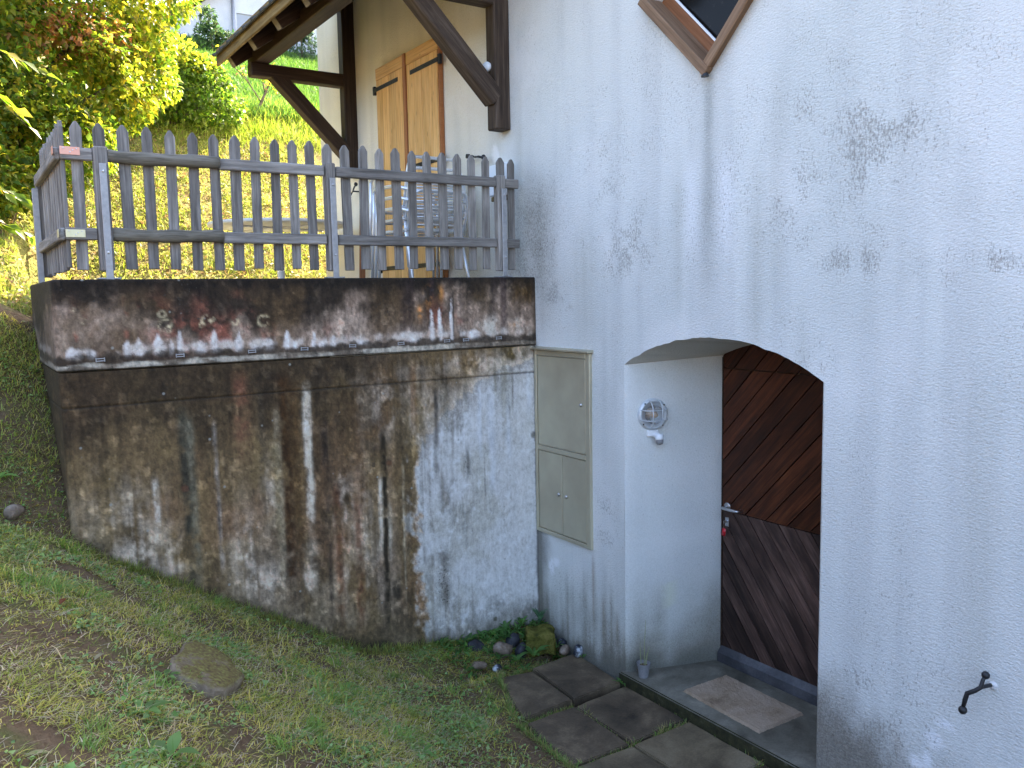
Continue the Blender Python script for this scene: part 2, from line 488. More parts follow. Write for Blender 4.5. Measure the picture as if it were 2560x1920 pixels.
def hill_z(X, Y):
    X = np.asarray(X, float); Y = np.asarray(Y, float)
    B = np.interp(Y, [5, 8.7, 13.5, 30, 60, 120], [2.1, 2.36, 5.3, 11.2, 15, 18])
    Lf = np.interp(Y, [5.9, 6.25, 9, 30], [2.12, 2.34, 3.15, 6]) - 1.2 * np.maximum(0, X - .5) + .5 * np.minimum(2.5, np.maximum(0, -X))
    z = np.maximum(B, Lf)
    z = np.where((Y < 8.8) & (X > .62), np.minimum(z, 2.32), z)
    return z + .10 * (fbm(X * .9, Y * .9, 3) - .5) * ss(8.5, 10, Y)

# ------------------------------------------------------------------ the ground
def grid(xs, ys, fz):
    X, Y = np.meshgrid(xs, ys); Z = fz(X, Y)
    V = np.stack([X, Y, Z], -1).reshape(-1, 3)
    nx = len(xs); F = []
    for j in range(len(ys) - 1):
        for i in range(nx - 1):
            F.append((j * nx + i, j * nx + i + 1, (j + 1) * nx + i + 1, (j + 1) * nx + i))
    return V, F
xs = np.concatenate([np.linspace(-9, -1.2, 14)[:-1], np.arange(-1.2, 3.5, .05)])
ys = np.concatenate([np.linspace(-8, 1.2, 18)[:-1], np.arange(1.2, 6.3, .05)])
V, F = grid(xs, ys, lawn_z)
F = [f for f in F if not (V[f[0]][0] > .58 and V[f[0]][1] > 4.92) and not (V[f[0]][1] > 4.4 and V[f[0]][0] < -6)]
lawn = add('lawn_ground', V, F, M_soil, smooth=True); tag(lawn, kind='structure')
xs = np.concatenate([np.linspace(-40, -2, 20)[:-1], np.arange(-2, 5, .12), np.linspace(5, 60, 30)])
ys = np.concatenate([np.arange(5.95, 16, .12), np.linspace(16, 120, 60)])
V, F = grid(xs, ys, hill_z)
F = [f for f in F if not (V[f[0]][0] > .45 and V[f[0]][1] < 8.5)]
hill = add('hillside', V, F, M_hill, smooth=True); tag(hill, kind='structure')
# wide ground sheet round the place
V, F = grid(np.linspace(-150, 150, 31), np.linspace(-150, 100, 26), lambda X, Y: np.where(Y > 20, np.minimum(.05 * Y, 12), -1.0) + 0 * X - 1.2)
tag(add('surrounding_land', V, F, M_soil, smooth=True), kind='structure')
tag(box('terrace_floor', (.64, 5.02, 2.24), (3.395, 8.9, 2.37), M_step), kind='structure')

# ------------------------------------------------------------------ the house
house = empty('house', (3.4, 3.2, 0), 'white roughcast house with timber canopy, arched plank door and stained render', 'house')
ACY, AHW, AZ, ARISE = 3.197, .7085, 1.967, .185
AR = (AHW ** 2 + ARISE ** 2) / (2 * ARISE)
def arch(Y):
    d = np.clip(np.abs(np.asarray(Y, float) - ACY), 0, AHW)
    return AZ + ARISE - (AR - np.sqrt(AR * AR - d * d)) + .007 * (vn(np.asarray(Y, float) * 16, np.asarray(Y, float) * 0 + .5, 2) - .5) + .004 * (vn(np.asarray(Y, float) * 45, np.asarray(Y, float) * 0 + .5, 5) - .5)
def arch_in(Y):
    d = np.clip(np.abs(np.asarray(Y, float) - ACY), 0, .6)
    return 2.10 - (1.26 - np.sqrt(1.26 ** 2 - d * d))
DY, DZ, DH = 3.221, 4.030, .465            # the diamond window

PATCH = [  # Y, z, ry, rz, strength : mould patches on the render
    (2.40, 3.29, .30, .12, .62), (2.25, 2.98, .17, .24, .95), (2.68, 2.83, .28, .17, .72), (2.95, 2.87, .14, .08, .45), (2.30, 2.72, .35, .2, .4),
    (2.34, 2.52, .15, .07, 1.05), (2.12, 2.56, .10, .08, .8), (1.83, 2.47, .17, .06, .95), (2.45, 2.55, .1, .07, .6), (4.05, 3.16, .18, .25, .7), (3.83, 2.68, .22, .20, .85),
    (3.72, 2.45, .15, .12, .5), (4.15, 2.75, .16, .35, .5), (1.80, 3.33, .25, .10, .5), (1.78, 2.95, .35, .35, .32), (2.58, 2.08, .09, .09, .7), (2.2, .53, .16, .12, .85), (2.02, .50, .10, .10, .75),
    (4.58, 2.40, .16, .06, 1.05), (4.95, 2.85, .16, .4, .6), (4.30, 2.30, .1, .25, .3), (2.12, 1.10, .14, .3, .45), (2.35, 1.55, .12, .25, .4), (2.0, 1.9, .2, .3, .25), (4.10, .95, .12, .22, .7), (3.70, 1.0, .1, .3, .2),
    (5.0, 4.2, .3, .5, .35), (4.6, 3.4, .25, .5, .35), (1.5, 2.2, .4, .6, .25), (2.75, 3.15, .3, .3, .35), (3.95, 2.1, .1, .1, .4)]
def face_col(Y, z, splay=0):
    n = fbm(Y * 1.6, z * 1.6, 1); n2 = fbm(Y * 7, z * 4, 2); s = fbm(Y * 9, z * .55, 4); s2 = fbm(Y * 30, z * 1.2, 6)
    c = np.ones(Y.shape + (3,)) * np.array([.715, .725, .70])
    c = mixc(c, (.60, .605, .59), ss(.35, .75, s) * .55)
    c = mixc(c, (.79, .785, .765), ss(.55, .8, n) * .6)
    c = mixc(c, (.53, .56, .54), ss(.45, .78, fbm(Y * 2.3, z * 1.1, 12)) * .35)
    # drip under the diamond
    d = Y - 3.227 + .015 * (n2 - .5)
    w = .035 + .03 * ss(3.4, 2.4, z)
    dr = np.exp(-(d / w) ** 2) * ss(2.15, 2.85, z) * ss(3.53, 3.48, z) * (.45 + .75 * n2)
    c = mixc(c, (.30, .31, .29), np.clip(dr * .62, 0, .55))
    halo = np.exp(-((np.abs(d) - .12) / .06) ** 2) * ss(2.5, 2.75, z) * ss(3.2, 2.95, z) * n2
    c = mixc(c, (.86, .87, .89), np.clip(halo * .9, 0, .7))
    # soft vertical run marks
    for q, a, w, z0, z1 in ((2.9, .4, .05, 1.9, 3.2), (3.45, .35, .04, 2.1, 3.3), (4.3, .45, .12, 1.9, 3.0), (2.62, .3, .04, 1.5, 2.5), (1.75, .3, .08, .5, 2.2), (4.75, .45, .07, 2.1, 3.3), (5.0, .3, .05, 2.4, 4.0), (2.2, .35, .03, .1, .6), (2.78, .25, .05, 2.2, 3.6)):
        c = mixc(c, (.42, .42, .37), a * np.exp(-((Y - q) / w) ** 2) * ss(z0, z0 + .4, z) * ss(z1, z1 - .5, z) * (.4 + s2))
    for q, w, z0, z1 in ((2.07, .02, .28, .45), (4.22, .012, .2, .75), (4.12, .015, .1, .5), (3.99, .014, .1, .42)):
        c = mixc(c, (.26, .16, .08), .55 * np.exp(-((Y - q) / w) ** 2) * ss(z0, z0 + .1, z) * ss(z1, z1 - .15, z))
    # dirt rising from the ground
    base = ss(.56, .0, z + .42 * (n2 - .5) + .45 * (s2 - .5)) * np.where(Y > 3.6, 1, .0)
    base2 = ss(.52, .14, z + .3 * (n2 - .5) - .16 * ss(2.2, 2.49, Y)) * np.where(Y < 2.6, 1, .0) * (.35 + .65 * ss(1.9, 2.2, Y))
    c = mixc(c, (.22, .195, .155), np.clip(base * .85 + base2 * .85, 0, .9))
    c = mixc(c, (.085, .08, .075), .85 * ss(.16, .0, z + .2 * (n2 - .5) + .12 * (s2 - .5)) * np.where(Y > 3.6, 1, 0))
    # corner next to the concrete wall
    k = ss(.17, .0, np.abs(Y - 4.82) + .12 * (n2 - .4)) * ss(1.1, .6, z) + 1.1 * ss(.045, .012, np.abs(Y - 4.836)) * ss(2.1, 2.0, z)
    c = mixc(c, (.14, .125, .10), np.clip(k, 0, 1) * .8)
    kk = ss(.5, .05, np.abs(Y - 4.84)) * ss(2.0, 2.5, z) * ss(3.5, 2.9, z) * (.3 + n2)
    c = mixc(c, (.36, .35, .31), np.clip(kk, 0, 1) * .6)
    # green tinge at the foot and white touched-up spots
    c = mixc(c, (.36, .38, .27), .18 * ss(.75, .3, z + .4 * (n - .5)) * np.where(Y > 3.6, 1, 0))
    for y0, z0, ry, rz in ((1.90, .46, .05, .06), (1.93, .36, .035, .05), (1.98, .33, .04, .04), (1.83, .33, .04, .04), (4.68, .50, .03, .07), (4.62, .55, .05, .05), (3.80, .50, .016, .10), (5.30, 3.42, .05, .08), (1.86, .55, .05, .02)):
        mk = ss(1.0, .6, np.sqrt(((Y - y0) / ry) ** 2 + ((z - z0) / rz) ** 2) + 1.1 * (fbm(Y * 22, z * 22, 9) - .5))
        c = mixc(c, (.84, .85, .86) if y0 != 3.80 else (.66, .68, .52), mk * (.9 if y0 != 3.80 else .55))
    # under the canopy, warm bounce light from the hill is painted into the colour
    warm_bounce = ss(4.95, 5.6, Y + .2 * (n - .5))
    c = mixc(c, c * np.array([1.12, .98, .80]), warm_bounce * .75)
    spk = np.zeros(Y.shape)
    bgf = .30 * ss(.42, .66, fbm(Y * 1.5, z * 1.9, 26)) * ss(.30, .6, fbm(Y * 6, z * 5, 27)) + .38 * np.exp(-(((Y - 2.35 + .35 * (z - 3)) / .55) ** 2 + ((z - 3.0) / .42) ** 2)) * ss(.35, .6, fbm(Y * 7, z * 6, 28)) + .3 * np.exp(-(((Y - 3.95) / .25) ** 2 + ((z - 2.85) / .5) ** 2)) * ss(.35, .6, fbm(Y * 7, z * 6, 29))
    spk = np.maximum(spk, bgf)
    wy = Y + .22 * (fbm(Y * 4, z * 4, 22) - .5); wz = z + .22 * (fbm(Y * 4, z * 4, 24) - .5)
    cl_ = ss(.36, .62, fbm(Y * 11, z * 9, 33, 5))
    for y0, z0, ry, rz, s0 in PATCH:
        e = np.exp(-(((wy - y0) / ry) ** 2 + ((wz - z0) / rz) ** 2) * .38)
        spk = np.maximum(spk, .72 * s0 * e * (.28 + .72 * cl_))
    spk = np.maximum(spk, base * .62 + base2 * .7)
    spk = np.maximum(spk, np.clip(kk, 0, 1) * .6)
    spk = np.maximum(spk, .12 * ss(5.0, 4.5, Y))
    return c, np.minimum(spk, .60)

HV, HF, HC, HS = [], [], [], []
def patch(Yl, lo, hi, nz, xoff=None):
    Yl = np.asarray(Yl)
    t = np.linspace(0, 1, nz)
    Yg = np.repeat(Yl[:, None], nz, 1)
    Zg = lo[:, None] * (1 - t) + hi[:, None] * t
    bulge = .012 * (fbm(Yg * 1.1, Zg * 1.1, 31) - .5)
    Xg = 3.4 + bulge * (1 - 0)
    c, s = face_col(Yg, Zg)
    n0 = len(HV)
    HV.extend(np.stack([Xg, Yg, Zg], -1).reshape(-1, 3).tolist())
    HC.extend(c.reshape(-1, 3).tolist()); HS.extend(s.ravel().tolist())
    for i in range(len(Yl) - 1):
        for j in range(nz - 1):
            a = n0 + i * nz + j
            HF.append((a, a + nz, a + nz + 1, a + 1))
def patch_flat(path, lo, hi, nz):           # reveal: path of (x, y) points
    n0 = len(HV); t = np.linspace(0, 1, nz)
    for (x, y), l, h in zip(path, lo, hi):
        z = l * (1 - t) + h * t
        yy = np.full(nz, y)
        c, s = face_col(yy, z)
        HV.extend([[x, y, q] for q in z]); HC.extend(c.tolist()); HS.extend((s * .6).tolist())
    for i in range(len(path) - 1):
        for j in range(nz - 1):
            a = n0 + i * nz + j
            HF.append((a, a + nz, a + nz + 1, a + 1))
cc = lambda Y, v: np.full(len(Y), v)
YL = np.linspace(ACY + AHW, 5.4, 76); patch(YL, cc(YL, -.3), cc(YL, 4.4), 240); patch(YL[::8], cc(YL[::8], 4.4), cc(YL[::8], 6.9), 12)
YL = np.linspace(5.4, 8.69, 90); patch(YL, cc(YL, 1.5), cc(YL, 6.9), 120)
YM = np.concatenate([np.linspace(ACY - AHW, DY - DH, 14)[:-1], np.linspace(DY - DH, DY, 25)[:-1], np.linspace(DY, DY + DH, 25)[:-1], np.linspace(DY + DH, ACY + AHW, 12)])
dd = np.maximum(0, DH - np.abs(YM - DY))
patch(YM, arch(YM), DZ - dd, 110); patch(YM, DZ + dd, cc(YM, 6.9), 40)
YR = np.concatenate([np.linspace(-5, .8, 14)[:-1], np.linspace(.8, ACY - AHW, 90)]); patch(YR, cc(YR, -.3), cc(YR, 4.4), 240); patch(YR[::6], cc(YR[::6], 4.4), cc(YR[::6], 6.9), 12)
# splayed reveals and soffit
NA = 90
outL = [(3.4, ACY + AHW), (3.41, ACY + AHW - .012)] + [(3.41 + .539 * i / 8, ACY + AHW - .012 - .183 * i / 8) for i in range(1, 9)] + [(4.017, 3.686), (4.10, 3.686)]
hiL = [float(arch(ACY + AHW))] + [float(1.967 + (2.0 - 1.967) * min(1, (x - 3.4) / .6)) for x, y in outL[1:]]
patch_flat(outL, [-.2] * len(outL), hiL, 70)
outR = [(x, 2 * ACY - y) for x, y in outL]
patch_flat(outR, [-.2] * len(outR), hiL, 30)
n0 = len(HV)
NS = 9
for k in range(NA + 1):
    u = -1 + 2 * k / NA
    for j in range(NS):
        t = j / (NS - 1)
        yf = ACY + AHW * u; yi = ACY + (3.70 - ACY) * u
        zf = float(arch(yf)); zi = float(arch_in(yi))
        x = 3.4 + .66 * t; y = yf * (1 - t) + yi * t; z = zf * (1 - t) + zi * t
        c, s = face_col(np.array([y]), np.array([2.6]))
        HV.append([x, y, z]); HC.append(c[0].tolist()); HS.append(0.)
for k in range(NA):
    for j in range(NS - 1):
        a = n0 + k * NS + j
        HF.append((a, a + NS, a + NS + 1, a + 1))
# diamond reveals (upper sides plastered)
n0 = len(HV)
for (y, z) in ((DY - DH, DZ), (DY, DZ + DH), (DY + DH, DZ), (DY, DZ - DH)):
    for x in (3.4, 3.62):
        HV.append([x, y, z]); HC.append([.66, .64, .58]); HS.append(.1)
for k in range(4):
    a = n0 + 2 * k; b = n0 + 2 * ((k + 1) % 4)
    HF.append((a, b, b + 1, a + 1))
# the rest of the body: ends, back, dark inside of the openings
n0 = len(HV)
for x, y in ((3.4, -5), (12, -5), (12, 8.69), (3.4, 8.69)):
    for z in (-.3, 6.9):
        HV.append([x, y, z]); HC.append([.68, .66, .60]); HS.append(0.)
for k in range(3):
    a = n0 + 2 * k
    HF.append((a, a + 2, a + 3, a + 1))
HF.append((n0 + 1, n0 + 3, n0 + 5, n0 + 7))
add('wall', HV, HF, M_plaster, house, smooth=True, cols=HC, fl=HS)
# main roof far above the picture
g = G()
g.put([(2.95, -5.4, 6.55), (2.95, 9.1, 6.55), (7.7, 9.1, 9.2), (7.7, -5.4, 9.2), (12.4, 9.1, 6.55), (12.4, -5.4, 6.55), (2.95, -5.4, 6.75), (2.95, 9.1, 6.75), (7.7, 9.1, 9.4), (7.7, -5.4, 9.4), (12.4, 9.1, 6.75), (12.4, -5.4, 6.75)],
      [(0, 1, 2, 3), (3, 2, 4, 5), (6, 9, 8, 7), (9, 11, 10, 8), (0, 6, 7, 1), (5, 4, 10, 11), (0, 3, 9, 6), (3, 5, 11, 9), (1, 7, 8, 2), (2, 8, 10, 4)])
g.obj('main_roof', M_roof, house)

# ---- diamond window
Mwin = Matrix.Translation((3.4, DY, DZ)) @ Matrix.Rotation(R(45), 4, 'X')
# in this frame Y' and Z' run along the diamond's sides; half side:
HSd = DH * math.sqrt(2) / 2
def wbox(name, lo, hi, mat, parent, b=.004):
    V, F = cbox(hi[0] - lo[0], hi[1] - lo[1], hi[2] - lo[2], b)
    c = [(lo[i] + hi[i]) / 2 for i in range(3)]
    V = [(v[0] + c[0], v[1] + c[1], v[2] + c[2]) for v in V]
    # grain runs along local X: lay the object frame along the long side
    L = [hi[i] - lo[i] for i in range(3)]
    if L[1] > L[2]:
        Rm = Matrix.Rotation(R(90), 4, 'Z')
    else:
        Rm = Matrix.Rotation(R(-90), 4, 'Y')
    V = [tuple(Rm.inverted() @ Vector(v)) for v in V]
    return add(name, V, F, mat, parent, Mwin @ Rm)
# sides: +Y' rotated 45 about X -> (y,z) = (c,s): up-left ; +Z' -> (-s, c)
wframe = wbox('window', (.10, -HSd, -HSd), (.16, HSd, -HSd + .075), M_winred, house)
wbox('sash', (.10, -HSd, HSd - .075), (.16, HSd, HSd), M_winred, wframe)
wbox('sash', (.10, -HSd, -HSd + .075), (.16, -HSd + .075, HSd - .075), M_winred, wframe)
wbox('sash', (.10, HSd - .075, -HSd + .075), (.16, HSd, HSd - .075), M_winred, wframe)
wbox('glazing_bead', (.088, -HSd + .07, -HSd + .07), (.10, HSd - .075, -HSd + .082), M_white, wframe, .002)
wbox('glazing_bead', (.088, -HSd + .07, -HSd + .082), (.10, -HSd + .082, HSd - .075), M_winred, wframe, .002)
tg = NT('dark_window_glass', .12, .12)
tg.color(tg.mix(tg.ramp(tg.noise(tg.coords(), 26, 5, .7), [(.62, 0.), (.72, .35)]), (.010, .009, .008), (.10, .085, .07)))
tg.b.inputs['Specular IOR Level'].default_value = .12
M_glassdk = tg.m
wbox('pane', (.115, -HSd + .06, -HSd + .06), (.122, HSd - .06, HSd - .06), M_glassdk, wframe, 0)
# projecting sill boards on the two lower sides
wbox('sill', (-.04, -HSd - .03, -HSd - .028), (.10, HSd + .01, -HSd + .008), M_win, wframe)
wbox('sill', (-.04, -HSd - .028, -HSd + .008), (.10, -HSd + .008, HSd + .01), M_win, wframe)
wbox('sill', (-.052, -HSd - .040, -HSd - .040), (-.040, HSd + .01, -HSd + .014), M_win, wframe)
wbox('sill', (-.052, -HSd - .040, -HSd + .014), (-.040, -HSd + .014, HSd + .01), M_win, wframe)
V, F = lathe([(.018, -.008), (.014, .008), (.004, .018)], 8)
add('drip_tip', V, F, M_black, wframe, Matrix.Translation((3.362, DY - .004, DZ - DH - .050)) @ Matrix.Scale(1.3, 4, (0, 1, 0)))

# ---- the plank door
DX = 4.035
door = box('door', (DX, 2.70, .10), (DX + .04, 3.675, 1.93), M_brown, house, .002)
def clip(poly, a, b, c):                    # keep a*x+b*y<=c
    out = []
    for (p, q) in zip(poly, poly[1:] + poly[:1]):
        dp = a * p[0] + b * p[1] - c; dq = a * q[0] + b * q[1] - c
        if dp <= 0: out.append(p)
        if (dp < 0 < dq) or (dq < 0 < dp):
            t = dp / (dp - dq); out.append((p[0] + (q[0] - p[0]) * t, p[1] + (q[1] - p[1]) * t))
    return out
def planks(poly, ang, wid, mat, parent, x, gap=.007, proud=.004, off=0., name='plank'):
    # poly in (Y, z); planks run along direction (cos, sin)
    dx, dy = math.cos(ang), math.sin(ang); nx, ny = -dy, dx
    ks = [p[0] * nx + p[1] * ny for p in poly]
    k = math.floor((min(ks) - off) / wid) * wid + off
    while k < max(ks):
        q = clip(poly, -nx, -ny, -(k + gap / 2)); q = clip(q, nx, ny, k + wid - gap / 2) if len(q) > 2 else []
        if len(q) > 2:
            cx = sum(p[0] for p in q) / len(q); cy = sum(p[1] for p in q) / len(q)
            loc = [((p[0] - cx) * dx + (p[1] - cy) * dy, (p[0] - cx) * nx + (p[1] - cy) * ny) for p in q]
            if abs(sum(a[0] * b[1] - a[1] * b[0] for a, b in zip(loc, loc[1:] + loc[:1]))) > .0006:
                M = Matrix.Identity(4)
                M[0][0], M[1][0], M[2][0] = 0, dx, dy
                M[0][1], M[1][1], M[2][1] = 0, nx, ny
                M[0][2], M[1][2], M[2][2] = 1, 0, 0
                M[0][3], M[1][3], M[2][3] = x + random.uniform(-.5, .5) * proud, cx, cy
                V, F = prism(loc, .018)
                o = add(name, V, F, mat, parent, M)
        k += wid
CH = 1.017
planks([(2.70, CH + .003), (3.672, CH + .003), (3.672, 1.918), (2.70, 1.918)], R(180 - 47), .116, M_door_hi, door, DX - .009)
planks([(2.70, .112), (3.672, .112), (3.672, CH - .003), (2.70, CH - .003)], R(52), .092, M_door_lo, door, DX - .006)
# fixed arched panel over the leaf
yy = np.linspace(2.70, 3.685, 14)
ap = [(2.70, 1.926)] + [(3.685, 1.926)] + [(float(y), float(arch_in(y)) + .006) for y in yy[::-1]]
V, F = prism(ap, .03)
Mx = Matrix(((0, 0, 1, DX + .025), (1, 0, 0, 0), (0, 1, 0, 0), (0, 0, 0, 1)))
fan = add('arched_panel', V, F, M_brown, house, Mx)
planks(ap, R(180 - 47), .116, M_door_hi, fan, DX - .004)
# weather bar, frame and fittings
M_bar = mottled('blue_grey_weather_bar', (.026, .026, .029), (.06, .06, .066), (.115, .115, .125), 3, .5, .2, .003, 70, .4)
V, F = prism([(0, 0), (.05, 0), (.05, .085), (.035, .098), (.012, .07), (0, .06)], .98)
wb = add('weather_bar', V, F, M_bar, house, Matrix(((1, 0, 0, DX - .05), (0, 0, 1, 3.19), (0, 1, 0, .022), (0, 0, 0, 1))))
box('door_frame', (DX - .02, 3.677, .02), (DX + .03, 3.6855, 1.99), M_brown, house, .002)
hd = G()
hd.put(*lathe([(.026, 0), (.026, .006), (.022, .009)], 18), M=Matrix.Translation((DX - .016, 3.633, 1.045)) @ Matrix.Rotation(R(-90), 4, 'Y'))
hd.put(*tube(bend([(DX - .016, 3.633, 1.045), (DX - .075, 3.633, 1.045), (DX - .075, 3.505, 1.045), (DX - .045, 3.505, 1.045)], .022, 5), .0095, 10))
hd.obj('handle', M_steel, door, smooth=True)
lk = G(); lk.put(*cbox(.006, .030, .058, .002), M=Matrix.Translation((DX - .018, 3.636, .945))); lk.put(*lathe([(.0085, 0), (.0085, .014)], 10), M=Matrix.Translation((DX - .018, 3.636, .95)) @ Matrix.Rotation(R(-90), 4, 'Y'))
lk.obj('lock', M_steel, door)
key = empty('key', (DX - .03, 3.636, .94), 'small key with a red plastic tag hanging in the door lock', 'key')
k = G(); k.put(*cbox(.020, .003, .018, .001), M=Matrix.Translation((DX - .042, 3.636, .949))); k.obj('key_blade', M_steel, key)
k = G(); k.put(*tube([(DX - .046, 3.638, .944), (DX - .046, 3.641, .925), (DX - .044, 3.642, .905)], .0018, 6)); k.obj('key_ring', M_steel, key)
V, F = cbox(.008, .030, .052, .007, 2); add('key_tag', V, F, M_red, key, Matrix.Translation((DX - .040, 3.643, .882)) @ Matrix.Rotation(R(8), 4, 'X'), smooth=True)

# ---- shutters on the terrace door
def shutter(y0, y1, hy, sgn):
    x0, x1, z0, z1 = 3.345, 3.378, 2.42, 4.43
    sh = box('shutter', (x0 + .014, y0, z0), (x1 + .018, y1, z1), M_pinedark, house, .003)
    n = 4; w = (y1 - y0 - .02) / n
    for i in range(n):
        a = y0 + .01 + i * w
        beam('board', (x0 + .006 + .002 * (i % 2), a + w / 2, z0 + .135), (x0 + .006 + .002 * (i % 2), a + w / 2, z1 - .105), w - .004, .016, M_pine, sh, (1, 0, 0), .003)
    beam('rail', (x0 + .007, y0 + .004, z1 - .052), (x0 + .007, y1 - .004, z1 - .052), .10, .016, M_pine, sh, (1, 0, 0), .003)
    beam('rail', (x0 + .007, y0 + .004, z0 + .068), (x0 + .007, y1 - .004, z0 + .068), .128, .016, M_pine, sh, (1, 0, 0), .003)
    for z in (4.248, 3.485, 2.66):
        h = G()
        L = (y1 - y0) * .86
        a, b = (hy, hy + sgn * L)
        h.put(*cbox(.006, abs(b - a), .036, .002), M=Matrix.Translation((x0 - .005, (a + b) / 2, z)))
        h.put(*cbox(.03, .03, .075, .004), M=Matrix.Translation((x0 + .006, hy - sgn * .02, z)))
        for q in (.15, .45, .75):
            h.put(*lathe([(.006, 0), (.004, .004)], 8), M=Matrix.Translation((x0 - .008, a + (b - a) * q, z)) @ Matrix.Rotation(R(-90), 4, 'Y'))
        h.obj('hinge', M_black, sh)
shutter(6.035, 6.585, 6.025, 1)
shutter(6.64, 7.185, 7.20, -1)
beam('shutter_meeting_strip', (3.352, 6.612, 2.42), (3.352, 6.612, 4.43), .05, .03, M_pinedark, house, (1, 0, 0), .004)

# ---- timber canopy: two brackets, purlin, rafters, fascia, tiles
for (yb, mat, xt) in ((5.150, M_browngrey, 2.40), (7.79, M_brown, 2.405)):
    br = beam('bracket', (3.338, yb, 3.555), (3.338, yb, 5.2), .125, .115, mat, house, (0, 1, 0), .008)
    beam('bracket_beam', (xt, yb, 4.445), (3.279, yb, 4.445), .12, .115, mat, br, (0, 0, 1), .008)
    # brace with its ends cut into post and beam
    a = Vector((3.305, yb, 3.76)); b = Vector((2.62, yb, 4.44))
    beam('brace', a, b, .118, .125, mat, br, (0, 0, 1), .008)
canopy = beam('canopy_roof', (2.51, 4.70, 4.565), (2.51, 7.96, 4.565), .135, .122, M_brown, house, (0, 0, 1), .008)   # the purlin
SL = math.tan(R(35))
def roof_z(x): return 4.64 + (x - 2.51) * SL
for i in range(6):
    y = 7.86 - .62 * i
    beam('rafter', (2.262, y, roof_z(2.262) + .055), (3.395, y, roof_z(3.395) + .055), .09, .13, M_brown, canopy, (0, 0, 1), .006)
    e = G(); e.put(*cbox(.004, .084, .124, .001)); M, L = frame((2.262, y, roof_z(2.262) + .055), (3.395, y, roof_z(3.395) + .055))
    e.obj('rafter_end', M_endgrain, canopy, M @ Matrix.Translation((-L / 2 - .002, 0, 0)))
for i in range(8):
    x0 = 2.215 + i * .15; x1 = min(x0 + .146, 3.395)
    M, L = frame((x0, 6.38, roof_z(x0) + .142), (x1, 6.38, roof_z(x1) + .142))
    V, F = cbox(L, 3.42, .02, .002)
    Rz = Matrix.Rotation(R(90), 4, 'Z')
    V = [tuple(Rz.inverted() @ Vector(v)) for v in V]
    add('roof_board', V, F, M_brown, canopy, M @ Rz)
beam('fascia_board', (2.212, 4.66, 4.588), (2.212, 8.09, 4.588), .026, .145, M_fascia, canopy, (0, 0, 1), .004)
for r in range(4):
    for i in range(15):
        y = 4.70 + i * .2325; x0 = 2.165 + r * .32
        M, L = frame((x0, y, roof_z(x0) + .178 + .012), (x0 + .36, y, roof_z(x0 + .36) + .178 - .008 + .01))
        M = M @ Matrix.Rotation(R(random.uniform(-1.2, 1.2)), 4, 'X')
        V, F = cbox(L, .226, .016, .005)
        add('roof_tile', V, F, M_roof, canopy, M)
        if r == 0:
            V, F = tube([(-L / 2, .105, .008), (L / 2, .105, .008)], .014, 8)
            add('roof_tile', V, F, M_roof, canopy, M)

# ---- small fittings on the walls
def stay(y, z, L, ang, label, mat=M_black):
    t = empty('shutter_stay', (3.4, y, z), label, 'shutter stay', 'shutter stays on the walls')
    g = G()
    M = Matrix.Translation((3.33, y, z)) @ Matrix.Rotation(R(ang), 4, 'X')
    g.put(*tube([(0, -L * .45, 0), (0, -L * .2, .004), (0, 0, -.003), (0, L * .2, .004), (0, L * .4, 0)], [.007, .008, .006, .009, .007], 7), M=M)
    g.obj('arm', mat, t, smooth=True)
    g = G(); g.put(*lathe([(.006, -.02), (.017, -.008), (.019, .004), (.012, .016), (.003, .02)], 10), M=M @ Matrix.Translation((0, -L * .5, 0)))
    g.obj('knob', mat, t, smooth=True)
    g = G(); g.put(*cbox(.018, .05, .034, .006), M=M @ Matrix.Translation((0, L * .47, 0))); g.obj('catch', mat, t)
    g = G(); g.put(*tube([M @ Vector((0, 0, 0)), (3.41, y, z)], .007, 7)); g.obj('pin', mat, t)
    return t
stay(5.47, 3.42, .23, 10, 'black iron shutter stay right of the pine shutters, behind the pickets')
stay(7.75, 3.42, .2, -35, 'black iron shutter stay on the house wall left of the pine shutters')
M_mort = mottled('white_mortar', (.6, .6, .6), (.75, .75, .75), None, 30, .9, .6, .005)
# the curved one low on the right-hand render
t = empty('shutter_catch', (3.4, 1.70, .80), 'black iron catch with two round knobs, alone low on the white render', 'shutter catch', 'shutter stays on the walls')
P0 = (3.33, 1.690, .835)
g = G(); g.put(*tube([(3.345, 1.672, .858), (3.335, 1.678, .836), (3.325, 1.680, .808), (3.315, 1.697, .790), (3.305, 1.722, .772), (3.30, 1.727, .745), (3.295, 1.730, .718)], [.007, .008, .0095, .0095, .010, .0095, .008], 8)); g.obj('arm', M_black, t, smooth=True)
for p, r in (((3.345, 1.673, .856), .0165), ((3.293, 1.731, .702), .0175)):
    g = G(); g.put(*lathe([(.003, -1), (.6, -.8), (.95, -.3), (.95, .3), (.6, .8), (.003, 1)], 10), M=Matrix.Translation(p) @ Matrix.Diagonal((r, r, r, 1))); g.obj('knob', M_black, t, smooth=True)
g = G(); g.put(*tube([(3.325, 1.680, .808), (3.41, 1.672, .800)], .008, 8)); g.obj('pin', M_black, t)
g = G(); g.put(*lathe([(.020, 0), (.014, .008), (.009, .012)], 9), M=Matrix.Translation((3.400, 1.668, .798)) @ Matrix.Rotation(R(-90), 4, 'Y')); g.obj('mortar_collar', M_mort, t)
g = G(); g.put(*lathe([(.034, 0), (.034, .012), (.024, .02), (.003, .024)], 20), M=Matrix.Translation((3.262, 5.172, 3.985)) @ Matrix.Rotation(R(-58), 4, 'Z') @ Matrix.Rotation(R(90), 4, 'X'))
o = g.obj('sensor_disc', M_white, smooth=True); tag(o, 'small round white disc fixed to the dark bracket post', 'sensor')
